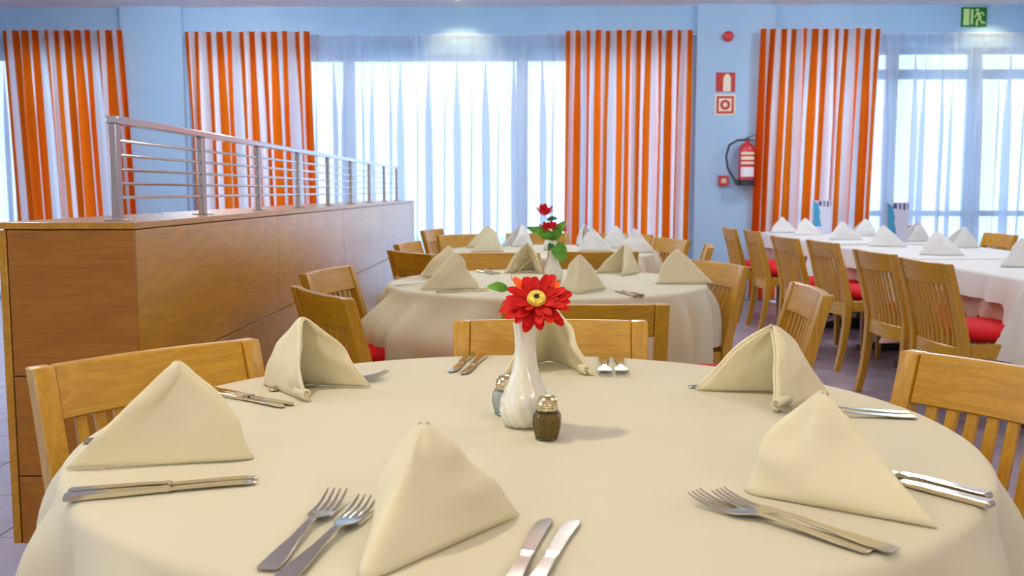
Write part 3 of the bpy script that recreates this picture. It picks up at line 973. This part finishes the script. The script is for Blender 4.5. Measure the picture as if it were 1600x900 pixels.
RT = [(4.46, 5.88, [4.76, 5.44], 'nearest'), (6.06, 7.48, [6.54, 7.12], 'middle'), (7.80, 9.86, [8.22, 8.80], 'farthest')]
RX0, RX1 = 2.29, 3.32
for k, (y0, y1, sy, w) in enumerate(RT):
    t = tag(empty('long_table', ((RX0 + RX1) / 2, (y0 + y1) / 2, 0)), w + ' rectangular pedestal table of the right row under its cloths', 'table', 'long tables on the right')
    hx, hy = (RX1 - RX0) / 2 - 0.03, (y1 - y0) / 2 - 0.03
    MB().box(-hx, hx, -hy, hy, 0.715, 0.742).build('table_top', 'tabletop', t, bevel=0.004)
    for yy in (-hy * 0.55, hy * 0.55):
        MB().lathe([(0.05, 0.05), (0.035, 0.10), (0.035, 0.66), (0.12, 0.714)], 16).build('column', 'iron', t, (0, yy, 0))
        MB().prism([(-0.40, 0), (0.40, 0), (0.40, 0.03), (0.08, 0.09), (-0.08, 0.09), (-0.40, 0.03)], 'y', -0.03, 0.03).build('foot', 'iron', t, (0, yy, 0), bevel=0.004)
        MB().prism([(-0.24, 0), (0.24, 0), (0.24, 0.03), (0.08, 0.08), (-0.08, 0.08), (-0.24, 0.03)], 'x', -0.03, 0.03).build('foot', 'iron', t, (0, yy, 0), bevel=0.004)
    seats = [(2.0, q, 0.25) for q in sy] + ([(3.6, 7.66, 0.26)] if k == 2 else []) + ([(3.6, 9.5, 0.26)] if k == 2 else [])
    u = rect_cloth('undercloth', 'salmon_linen', RX0 + 0.012, RX1 - 0.012, y0 + 0.012, y1 - 0.012, 0.7465, 0.30, 70 + k, seats, 0.10, 0.11, wave0=0.09)
    tag(u, 'dusty salmon undercloth showing below the white cloth of the ' + w + ' right table', 'tablecloth', 'undercloths of the right tables')
    c = rect_cloth('tablecloth', 'white_linen', RX0, RX1, y0, y1, 0.7515, 0.115, 80 + k, [], 0.30, 0.06, 2.6)
    tag(c, 'white tablecloth draped over the ' + w + ' rectangular table of the right row', 'tablecloth', 'tablecloths of the right tables')

# ------------------------------------------------------------------ napkins
ZTOP = 0.7530
def napkin(P0, P1, P2, A, label, group, seed=0, scroll=None, mat='napkin_linen', nt=41, ns=18, e=0.06):
    rnd = random.Random(seed)
    f1, f2 = rnd.uniform(0, 6), rnd.uniform(0, 6)
    P0, P1, P2, A_ = V(P0), V(P1), V(P2), V((A[0], A[1]))
    h = A[2]
    org = V((P0 + P1 + P2)) / 3
    Q1, Q2 = P0 + (P1 - P0) * 0.22, P0 + (P2 - P0) * 0.22
    def G(t):
        if t < 0.4: return P1 + (Q1 - P1) * (t / 0.4)
        if t > 0.6: return Q2 + (P2 - Q2) * ((t - 0.6) / 0.4)
        k = (t - 0.4) / 0.2
        return Q1 * (1 - k) ** 2 + P0 * 2 * k * (1 - k) + Q2 * k * k
    cen = (P1 + P2) / 2
    def pos(i, j):
        t = i / (nt - 1)
        s_ = (j / (ns - 1))
        g = G(t)
        p = A_ + (g - A_) * s_
        z = h * (1 + e - sqrt(s_ * s_ * (1 + 2 * e) + e * e))
        out = (g - cen)
        if out.length > 1e-6: out.normalize()
        bul = 0.010 * sin(pi * s_) + 0.006 * sin(5.2 * s_ + f1 + 7 * t) * sin(pi * s_) * sin(pi * min(1, t * 1.0))
        bul += 0.004 * sin(19 * t + f2) * s_ * (1 - s_) * 2
        env = sin(pi * min(1, s_ * 1.0)) ** 0.7
        bul += 0.016 * env * mnoise.noise(V((3.4 * t + f1, 2.3 * s_ + f2, seed * 1.7)))
        bul += 0.007 * env * mnoise.noise(V((9 * t + f2, 5 * s_ + 2.5 * t, seed * 2.3)))
        p = p + out * (bul - inset[0])
        return (p.x - org.x, p.y - org.y, max(0.0, z - inset[1]) + 0.0015)
    inset = [0, 0]
    m = MB().grid(nt, ns, pos)
    inset[:] = [0.0075, 0.004]
    m.grid(nt, ns, pos)
    if scroll:
        Pc, Pd, ln, rs = scroll
        Pc = V(Pc); d = (V(Pd) - Pc).normalized(); nrm = V((-d.y, d.x))
        nn = 26
        def sp(i, j):
            a = i / (nn - 1) * 2.6 * pi
            r = rs * (1 - 0.72 * i / (nn - 1))
            q = Pc + d * (ln * j) + nrm * (r * cos(a + 1.5 * pi))
            return (q.x - org.x, q.y - org.y, 0.002 + rs + r * sin(a + 1.5 * pi))
        m.grid(nn, 2, sp)
    o = m.build('napkin', mat, loc=(org.x, org.y, ZTOP), ang=80)
    md = o.modifiers.new('thickness', 'SOLIDIFY')
    md.thickness = 0.0045
    md.offset = -1 if True else 0
    return tag(o, label, 'napkin', group)

GN = 'folded napkins on the nearest table'
napkin((-0.395, 1.455), (-0.688, 1.392), (-0.672, 1.56), (-0.54, 1.465, 0.150), 'cream folded napkin at front left of the nearest table, above a pair of knives', GN, 1)
napkin((-0.185, 0.965), (-0.014, 1.199), (-0.20, 1.235), (-0.128, 1.14, 0.135), 'cream folded napkin at the front centre of the nearest table, between forks and knives', GN, 2)
napkin((0.269, 1.31), (0.497, 1.162), (0.49, 1.44), (0.392, 1.305, 0.140), 'cream folded napkin at front right of the nearest table, behind two crossed forks', GN, 3)
napkin((-0.593, 2.056), (-0.436, 1.862), (-0.336, 2.013), (-0.471, 1.975, 0.152), 'cream folded napkin at rear left of the nearest table, open side showing', GN, 4, ((-0.438, 1.868), (-0.475, 1.915), 0.045, 0.013), e=0.17)
napkin((0.629, 1.973), (0.46, 1.79), (0.34, 2.000), (0.477, 1.918, 0.145), 'cream folded napkin at rear right of the nearest table, beside the aisle', GN, 5, ((0.458, 1.795), (0.495, 1.835), 0.05, 0.013), e=0.17)
napkin((0.045, 2.356), (-0.064, 2.139), (0.141, 2.143), (0.047, 2.213, 0.155), 'cream folded napkin right behind the gerbera vase on the nearest table', GN, 6, ((0.125, 2.148), (0.105, 2.19), 0.03, 0.012))

def napkin_at(x, y, deg, label, group, seed, w=0.25, h=0.145, half=24, mat='napkin_linen'):
    a = R(deg)
    d = V((cos(a), sin(a)))
    c = V((x, y))
    P0 = c - d * w * 0.5
    P1 = P0 + V((cos(a + R(half)), sin(a + R(half)))) * w
    P2 = P0 + V((cos(a - R(half)), sin(a - R(half)))) * w
    return napkin(P0, P1, P2, (c.x - d.x * 0.01, c.y - d.y * 0.01, h), label, group, seed, mat=mat, nt=31, ns=12)
GN2 = 'folded napkins on the middle table'
for k, (x, y, d, l) in enumerate([
  (-0.33, 4.10, 172, 'cream napkin at front left of the middle round table'),
  (-0.40, 4.64, 150, 'cream napkin at rear left of the middle round table, half hidden behind another'),
  (-0.02, 4.90, 260, 'cream napkin at the rear of the middle round table, left of its vase'),
  (0.20, 3.98, 80, 'cream napkin at the front of the middle round table, just right of the gerbera'),
  (0.46, 4.83, 215, 'cream napkin at rear right of the middle round table, open side showing'),
  (0.66, 4.36, 20, 'cream napkin at the right edge of the middle round table')]):
    napkin_at(x, y, d, l, GN2, 20 + k, 0.28 if k in (0, 5) else 0.25, 0.15)
GN3 = 'folded napkins on the farthest round table'
for k, (x, y, d, l) in enumerate([
  (-0.28, 6.55, 170, 'cream napkin at front left of the farthest round table'),
  (-0.32, 7.05, 150, 'cream napkin at rear left of the farthest round table'),
  (-0.08, 7.28, 200, 'cream napkin at the rear of the farthest round table, left of its flower'),
  (0.40, 7.30, 300, 'pale napkin at the rear of the farthest round table, against the striped curtain'),
  (0.42, 6.62, 15, 'pale napkin near the middle of the farthest round table, right of its flower'),
  (0.62, 7.02, 350, 'pale napkin at rear right of the farthest round table'),
  (0.70, 6.55, 10, 'pale napkin at the right edge of the farthest round table')]):
    napkin_at(x, y, d, l, GN3, 40 + k, 0.27, 0.16, mat='napkin_linen' if k < 2 else 'white_linen')
GNR = 'folded napkins on the right tables'
for k, (x, y, d, l) in enumerate([
  (2.47, 9.62, 0, 'pale napkin leftmost on the far right table, before the striped curtain'),
  (2.58, 9.20, 0, 'pale napkin second from left on the far right table'),
  (2.62, 8.25, 10, 'pale napkin on the far right table, below the farther menu'),
  (3.06, 9.02, 170, 'pale napkin on the far right table, between the two menus'),
  (2.62, 7.28, 5, 'pale napkin just left of the nearer menu on the right tables'),
  (3.14, 8.00, 180, 'pale napkin just right of the nearer menu'),
  (3.12, 7.10, 180, 'pale napkin in front of the chair on the window side'),
  (2.62, 6.32, 5, 'pale napkin on the middle right table, above the nearest chair of the row'),
  (2.66, 5.32, 5, 'pale napkin on the nearest right table, cut by the right picture edge')]):
    napkin_at(x, y, d, l, GNR, 60 + k, 0.30, 0.155, mat='white_linen')

# ------------------------------------------------------------------ cutlery
def make_fork(L=0.25):
    m = MB()
    k = L / 0.20
    prof = [(0.0, .0085, .0015), (.004, .0105, .0015), (.03, .0095, .0022), (.07, .0058, .0045), (.105, .0038, .0075), (.122, .0042, .0072), (.133, .0105, .0050), (.142, .0125, .0038), (.152, .0127, .0030)]
    th = .0022
    m.strip([((-w * k, y * k, z), (w * k, y * k, z), (w * k, y * k, z + th), (-w * k, y * k, z + th)) for y, w, z in prof])
    for q in range(4):
        c = (q - 1.5) * .0068
        tp = [(.150, .0022, .0031), (.165, .0020, .0036), (.18, .0017, .0062), (.192, .0014, .0105), (.200, .0008, .0145)]
        m.strip([((c * k - w * k, y * k, z), (c * k + w * k, y * k, z), (c * k + w * k, y * k, z + .0020), (c * k - w * k, y * k, z + .0020)) for y, w, z in tp])
    return m.mesh('fork', 'cutlery', bevel=0.0006, seg=1)
def make_knife(L=0.25):
    m = MB()
    k = L / 0.24
    hp = [(0.0, .0075, .0008, .006), (.004, .0095, .0002, .008), (.05, .0082, .0002, .0078), (.10, .0068, .0003, .0072), (.118, .0062, .0006, .0062), (.124, .0078, .0004, .0068), (.13, .0066, .0012, .0048)]
    m.strip([((-w * k, y * k, a), (w * k, y * k, a), (w * k, y * k, b), (-w * k, y * k, b)) for y, w, a, b in hp])
    bl = [(.128, -.006, .006), (.135, -.0095, .0065), (.17, -.0102, .0072), (.205, -.0105, .0085), (.225, -.009, .0098), (.235, -.004, .0092), (.240, .001, .006)]
    m.strip([((a * k, y * k, .0024), (b * k, y * k, .0018), (b * k, y * k, .0040), (a * k, y * k, .0034)) for y, a, b in bl])
    return m.mesh('knife', 'cutlery', bevel=0.0008, seg=1)
FORK, KNIFE = make_fork(), make_knife()
FORK2, KNIFE2 = make_fork(0.21), make_knife(0.22)
def piece(me, tip, toward, label, group, dz=0.0, tilt=0.0, roll=0.0, L=None):
    """tip: plan point of the tines or blade tip; toward: a plan point on the handle side"""
    tip, tw = V(tip), V(toward)
    d = (tip - tw).normalized()
    L = L or 0.25
    base = tip - d * L
    nm = 'fork' if me in (FORK, FORK2) else 'knife'
    o = link(nm, me, None, (base.x, base.y, ZTOP + dz), (R(tilt), R(roll), math.atan2(d.y, d.x) - pi / 2))
    return tag(o, label, nm, group)
GF, GK = 'dinner forks on the nearest table', 'dinner knives on the nearest table'
piece(FORK, (-0.258, 1.262), (-0.288, 1.0), 'left fork of the pair at the front edge, left of the front napkin', GF)
piece(FORK, (-0.212, 1.232), (-0.262, 0.98), 'right fork of the pair at the front edge, next to the front napkin', GF, 0.001)
piece(KNIFE, (0.019, 1.184), (-0.017, 0.99), 'left knife of the pair right of the front napkin', GK)
piece(KNIFE, (0.054, 1.180), (0.008, 0.99), 'right knife of the pair right of the front napkin', GK)
piece(KNIFE, (-0.388, 1.335), (-0.628, 1.249), 'nearer knife of the pair below the front left napkin', GK)
piece(KNIFE, (-0.392, 1.356), (-0.632, 1.272), 'farther knife of the pair below the front left napkin', GK)
piece(KNIFE, (-0.468, 1.812), (-0.651, 1.937), 'nearer knife of the pair left of the rear left napkin', GK)
piece(KNIFE, (-0.455, 1.832), (-0.638, 1.946), 'farther knife of the pair left of the rear left napkin', GK)
piece(FORK, (-0.487, 1.585), (-0.735, 1.552), 'fork lying behind the front left napkin, handle end peeking out at the table edge', GF)
piece(FORK, (-0.317, 2.120), (-0.50, 2.02), 'farther fork peeking out right of the rear left napkin', GF)
piece(FORK, (-0.322, 2.090), (-0.51, 1.985), 'nearer fork peeking out right of the rear left napkin', GF)
piece(KNIFE, (-0.180, 2.175), (-0.150, 2.42), 'left knife of the pair left of the gerbera vase, before the rear chair', GK)
piece(KNIFE, (-0.151, 2.150), (-0.118, 2.40), 'right knife of the pair left of the gerbera vase, before the rear chair', GK)
piece(FORK, (0.164, 2.125), (0.180, 2.38), 'left fork of the pair right of the napkin behind the vase', GF)
piece(FORK, (0.203, 2.128), (0.215, 2.38), 'right fork of the pair right of the napkin behind the vase', GF)
piece(FORK, (0.216, 1.262), (0.408, 1.063), 'nearer fork of the crossed pair before the front right napkin', GF)
piece(FORK, (0.248, 1.264), (0.412, 1.080), 'farther fork of the crossed pair before the front right napkin', GF, 0.002)
piece(KNIFE, (0.462, 1.478), (0.612, 1.284), 'farther knife of the pair right of the front right napkin', GK)
piece(KNIFE, (0.446, 1.440), (0.594, 1.254), 'nearer knife of the pair right of the front right napkin', GK)
piece(FORK, (0.452, 1.815), (0.690, 1.783), 'farther fork between the two right napkins, near the right chair', GF)
piece(FORK, (0.450, 1.775), (0.676, 1.752), 'nearer fork between the two right napkins, near the right chair', GF)
piece(KNIFE, (0.331, 2.012), (0.57, 2.10), 'knife mostly hidden behind the rear right napkin', GK)
G2 = 'cutlery on the middle table'
piece(KNIFE2, (-0.185, 4.005), (-0.406, 3.90), 'knife in front of the front left napkin of the middle table', G2, L=.22)
piece(FORK2, (-0.45, 4.50), (-0.64, 4.545), 'fork at the left edge of the middle table, farther one', G2, L=.21)
piece(FORK2, (-0.40, 4.28), (-0.60, 4.20), 'fork at the left edge of the middle table, nearer one', G2, L=.21)
piece(KNIFE2, (-0.150, 4.80), (-0.245, 5.02), 'left knife at the rear of the middle table, left of its vase', G2, L=.22)
piece(KNIFE2, (-0.180, 4.76), (-0.285, 4.98), 'right knife at the rear of the middle table, left of its vase', G2, L=.22)
piece(KNIFE2, (0.345, 3.99), (0.41, 3.78), 'left knife at the front of the middle table, right of its front napkin', G2, L=.22)
piece(KNIFE2, (0.372, 4.00), (0.437, 3.79), 'right knife at the front of the middle table, right of its front napkin', G2, L=.22)
piece(FORK2, (0.30, 4.72), (0.33, 4.93), 'fork left of the rear right napkin of the middle table', G2, L=.21)

# ------------------------------------------------------------------ vases, flowers, shakers
def vase_mesh(k=1.0):
    prof = [(0.012, 0.004), (0.030, 0.0), (0.036, 0.004), (0.0425, 0.018), (0.0440, 0.030), (0.0415, 0.046), (0.0345, 0.064), (0.0268, 0.084), (0.0210, 0.105), (0.0182, 0.128), (0.0178, 0.150), (0.0186, 0.168), (0.0200, 0.178), (0.0208, 0.182), (0.0192, 0.181), (0.0165, 0.165), (0.0155, 0.12)]
    m = MB().lathe([(r * k, z * k) for r, z in prof], 96, flute=(12, 0.075), twist=9.0)
    return m.mesh('bud_vase', 'porcelain', ang=60)
VM = vase_mesh()
VX, VY = -0.010, 1.685
tag(link('bud_vase', VM, None, (VX, VY, ZTOP)), 'white fluted bud vase holding the red gerbera on the nearest table', 'vase', 'white bud vases')

def petal_mesh(L, W, curl):
    n, m_ = 9, 5
    def pos(i, j):
        t = i / (n - 1)
        w = W * (sin(pi * min(1, 0.12 + 0.74 * t)) ** 0.7) * (1 if t < 0.93 else 0.6)
        s_ = (j / (m_ - 1) - 0.5) * 2
        r = 0.010 + L * t
        z = curl * (t ** 2) * L + 0.12 * W * (s_ * s_) + 0.0015 * sin(pi * t)
        return (r, s_ * w, z)
    m = MB().grid(n, m_, pos)
    return m
g = tag(empty('gerbera', (VX, VY, ZTOP + 0.17)), 'large red gerbera with yellow centre standing in the near white vase', 'flower')
stem_pts = [(0.004, 0, -0.11), (0.003, -0.004, -0.02), (0.003, -0.002, 0.012), (0.010, -0.008, 0.036), (0.018, -0.030, 0.048)]
MB().tube(stem_pts, 0.0028, 8).build('stem', 'leaf', g)
FN = V((0.02, -0.70, 0.70)).normalized()      # direction the flower looks
fq = FN.to_track_quat('Z', 'Y')
FC = V((0.019, -0.040, 0.052))
pet = [petal_mesh(0.052, 0.0105, -0.10), petal_mesh(0.044, 0.0092, 0.10), petal_mesh(0.030, 0.0068, 0.25)]
pms = [pet[0].mesh('petal', 'petal', ang=80), pet[1].mesh('petal', 'petal', ang=80), pet[2].mesh('petal', 'petal', ang=80), petal_mesh(0.050, 0.0085, 0.03).mesh('petal', 'petal_orange', ang=80)]
rg = random.Random(4)
for ring_, (n_, off, mi) in enumerate([(17, 0.0, 0), (16, 0.18, 1), (12, 0.05, 2)]):
    for k in range(n_):
        a = 2 * pi * (k + off) / n_ + rg.uniform(-0.06, 0.06)
        me = pms[3] if (ring_ == 0 and k in (2, 6, 14)) else pms[mi]
        o = link('petal', me, g)
        tiltq = Matrix.Rotation(a, 4, 'Z') @ Matrix.Rotation(rg.uniform(-0.16, 0.16), 4, 'Y') @ Matrix.Rotation(rg.uniform(-0.2, 0.2), 4, 'X')
        o.matrix_local = Matrix.Translation(FC + FN * (0.003 * ring_)) @ fq.to_matrix().to_4x4() @ tiltq
        sc_ = rg.uniform(0.90, 1.08)
        o.scale = (sc_, sc_, sc_)
o = MB().lathe([(0.002, 0.0), (0.0135, 0.001), (0.0165, 0.006), (0.0145, 0.0115), (0.008, 0.0135), (0.002, 0.0125)], 28).build('flower_disc', 'disc_yellow', g)
o.matrix_local = Matrix.Translation(FC + FN * 0.004) @ fq.to_matrix().to_4x4()
o2 = MB().lathe([(0.0050, 0.0), (0.0048, 0.0016), (0.001, 0.002)], 20).build('disc_core', 'disc_dark', o, (0, 0, 0.0125))
o3 = MB().lathe([(0.003, -0.012), (0.010, -0.006), (0.014, 0.0), (0.010, 0.001)], 16).build('calyx', 'leaf', g)
o3.matrix_local = Matrix.Translation(FC - FN * 0.001) @ fq.to_matrix().to_4x4()

def leaf_mesh(L, W, bend=0.25, mat='leaf'):
    n, m_ = 10, 5
    def pos(i, j):
        t = i / (n - 1)
        s_ = (j / (m_ - 1) - 0.5) * 2
        w = W * sin(pi * (0.04 + 0.94 * t)) ** 0.8 * (1.15 - 0.4 * t)
        return (L * t, s_ * w, bend * L * sin(pi * t * 0.9) * 0.5 + 0.25 * w * abs(s_) + 0.03 * L * sin(14 * t) * abs(s_))
    return MB().grid(n, m_, pos).mesh('leaf', mat, ang=80)
def leaf(parent, p, d, L, W, mat='leaf', roll=0.0, bend=0.25):
    d = V(d).normalized()
    o = link('leaf', leaf_mesh(L, W, bend, mat), parent)
    z = V((0, -1, 0.55)) - d * d.dot(V((0, -1, 0.55)))
    z.normalize()
    y_ = z.cross(d)
    mt = Matrix((d, y_, z)).transposed().to_4x4()
    o.matrix_local = Matrix.Translation(V(p)) @ mt @ Matrix.Rotation(roll, 4, 'X')
    return o
leaf(g, (-0.030, 0.02, 0.068), (-1, -0.1, 0.12), 0.038, 0.010)
MB().tube([(0.004, 0.0, 0.0), (-0.012, 0.012, 0.05), (-0.03, 0.02, 0.068), (-0.07, 0.02, 0.070), (-0.095, 0.02, 0.066)], 0.0009, 6).build('twig', 'straw', g)

def shaker(x, y, fill, label, rz):
    t = tag(empty('shaker', (x, y, ZTOP), rz), label, 'shaker', 'salt and pepper shakers')
    n = 8
    t.scale = (1.12, 1.12, 1.06)
    MB().lathe([(0.014, 0.0), (0.0175, 0.001), (0.0185, 0.006), (0.0225, 0.024), (0.0215, 0.038), (0.0160, 0.047), (0.0145, 0.050)], n).build('glass_body', 'shaker_glass', t, bevel=0.0008, seg=1, ang=20)
    MB().lathe([(0.0125, 0.002), (0.0165, 0.004), (0.0205, 0.024), (0.0196, 0.037), (0.0165, 0.0415)], n).build('contents', fill, t)
    MB().lathe([(0.0155, 0.046), (0.0160, 0.048), (0.0150, 0.050), (0.0160, 0.052), (0.0150, 0.054), (0.0160, 0.056), (0.0155, 0.058), (0.0150, 0.064), (0.0110, 0.068), (0.003, 0.0695)], 24).build('screw_cap', 'brass_cap', t)
shaker(0.027, 1.590, 'pepper', 'glass pepper shaker with brown pepper in front of the white vase', 0.2)
shaker(-0.047, 1.765, 'salt', 'glass salt shaker half hidden behind the white vase', 0.1)

# middle table arrangement
tag(link('bud_vase', VM, None, (0.10, 4.44, ZTOP)), 'white bud vase with green leaves on the middle table', 'vase', 'white bud vases')
def bloom(parent, p, r, n, mat, seed, d=(0, -0.3, 1)):
    b = empty('bloom', p)
    b.parent = parent
    rr = random.Random(seed)
    pm = petal_mesh(r, r * 0.28, 0.5).mesh('petal', mat, ang=80)
    q = V(d).normalized().to_track_quat('Z', 'Y').to_matrix().to_4x4()
    for k in range(n):
        o = link('petal', pm, b)
        o.matrix_local = q @ Matrix.Rotation(2.4 * k, 4, 'Z') @ Matrix.Rotation(-0.2 - 0.9 * k / n + rr.uniform(-0.1, 0.1), 4, 'Y')
    return b
f = tag(empty('flower_sprig', (0.10, 4.44, ZTOP + 0.175)), 'sprig of small red blooms and broad green leaves in the middle table vase', 'flower')
MB().tube([(0, 0, -0.12), (0, 0, 0.0), (0.005, 0, 0.045)], 0.003, 6).build('stem', 'leaf', f)
leaf(f, (0.0, 0, 0.012), (-0.95, -0.15, 0.42), 0.135, 0.030, 'leaf', 0.2, 0.2)
leaf(f, (0.006, 0, 0.012), (0.5, -0.1, 0.85), 0.10, 0.030, 'leaf', -0.3)
leaf(f, (0.012, -0.005, 0.005), (0.38, -0.35, -1), 0.105, 0.036, 'leaf', 0.1, 0.1)
leaf(f, (-0.005, -0.01, 0.0), (-0.3, -0.5, -0.7), 0.05, 0.014, 'leaf_dark')
leaf(f, (0.0, 0, 0.02), (-0.4, 0.2, 0.3), 0.06, 0.018, 'leaf_dark')
bloom(f, (-0.035, 0, 0.055), 0.030, 11, 'bloom', 1)
bloom(f, (-0.004, -0.01, 0.06), 0.028, 11, 'bloom', 2)
bloom(f, (0.046, 0.01, 0.05), 0.020, 9, 'bloom', 3)
MB().tube([(-0.19, -0.03, -0.17 + 0.002), (-0.185, -0.03, -0.10), (-0.15, -0.03, -0.072), (-0.11, -0.03, -0.066), (-0.07, -0.02, -0.085), (-0.045, -0.02, -0.115), (-0.04, -0.02, -0.16)], 0.0018, 6).build('grass_loop', 'straw', f)
MB().tube([(-0.165, -0.02, -0.14), (-0.12, -0.02, -0.09), (-0.07, -0.02, -0.06), (-0.055, -0.02, -0.09), (-0.045, -0.02, -0.14)], 0.0022, 6).build('grass_loop', 'straw', f)

# farthest table and right table flowers
tag(link('bud_vase', VM, None, (0.13, 6.75, ZTOP)), 'white bud vase on the farthest round table', 'vase', 'white bud vases')
f = tag(empty('flower_sprig', (0.13, 6.75, ZTOP + 0.175)), 'single red flower with a dark leaf on the farthest round table', 'flower')
MB().tube([(0, 0, -0.12), (-0.005, 0, 0.0), (-0.03, 0, 0.06)], 0.003, 6).build('stem', 'leaf_dark', f)
bloom(f, (-0.035, 0, 0.065), 0.068, 13, 'bloom', 5, (-0.1, -0.2, 1))
leaf(f, (-0.02, 0, 0.035), (1, -0.1, 0.12), 0.075, 0.020, 'leaf_dark')
tag(link('bud_vase', VM, None, (3.10, 8.52, ZTOP)), 'white bud vase on the far right table behind the nearer menu', 'vase', 'white bud vases')
f = tag(empty('flower_sprig', (3.10, 8.52, ZTOP + 0.175)), 'small red flower peeking out left of the nearer menu', 'flower')
MB().tube([(0, 0, -0.12), (0, 0, 0.03)], 0.003, 6).build('stem', 'leaf_dark', f)
bloom(f, (0, 0, 0.035), 0.035, 11, 'bloom', 6, (-0.5, -0.4, 1))

# menu cards
def menu(x, y, rz, label):
    t = tag(empty('menu_card', (x, y, ZTOP), rz), label, 'menu', 'standing menu cards')
    w, h = 0.178, 0.318
    MB().prism([(-w / 2 + 0.012, 0), (w / 2 - 0.012, 0), (w / 2, h), (-w / 2, h)], 'y', -0.004, 0.0).build('front_cover', 'card_pale', t, smooth=False, rot=(R(-6), 0, 0))
    MB().prism([(-w / 2 + 0.012, 0), (w / 2 - 0.012, 0), (w / 2, h), (-w / 2, h)], 'y', 0.0, 0.004).build('back_cover', 'card_pale', t, smooth=False, loc=(0, 0.07, 0), rot=(R(6), 0, 0))
    b = MB()
    b.prism([(-w / 2 + 0.010, 0.07), (-0.01, 0.07), (-0.028, 0.17), (-0.02, 0.19), (-0.04, h - 0.03), (-w / 2 + 0.004, h)], 'y', -0.0052, -0.004)
    b.build('blue_artwork', 'card_blue', t, smooth=False, rot=(R(-6), 0, 0))
    k = MB()
    for x0, x1, z0 in [(-0.035, -0.006, h - 0.05), (0.012, 0.026, h - 0.055), (0.044, 0.062, h - 0.06), (0.078, 0.086, h - 0.05)]:
        k.prism([(x0, z0), (x1, z0), (x1, h - 0.006), (x0, h - 0.006)], 'y', -0.0052, -0.004)
    k.build('title_marks', 'card_ink', t, smooth=False, rot=(R(-6), 0, 0))
menu(2.945, 7.88, 0.0, 'tall blue and pale menu card standing on the right tables, nearer one')
menu(2.80, 9.42, 0.06, 'tall blue and pale menu card before the striped curtain, farther one')
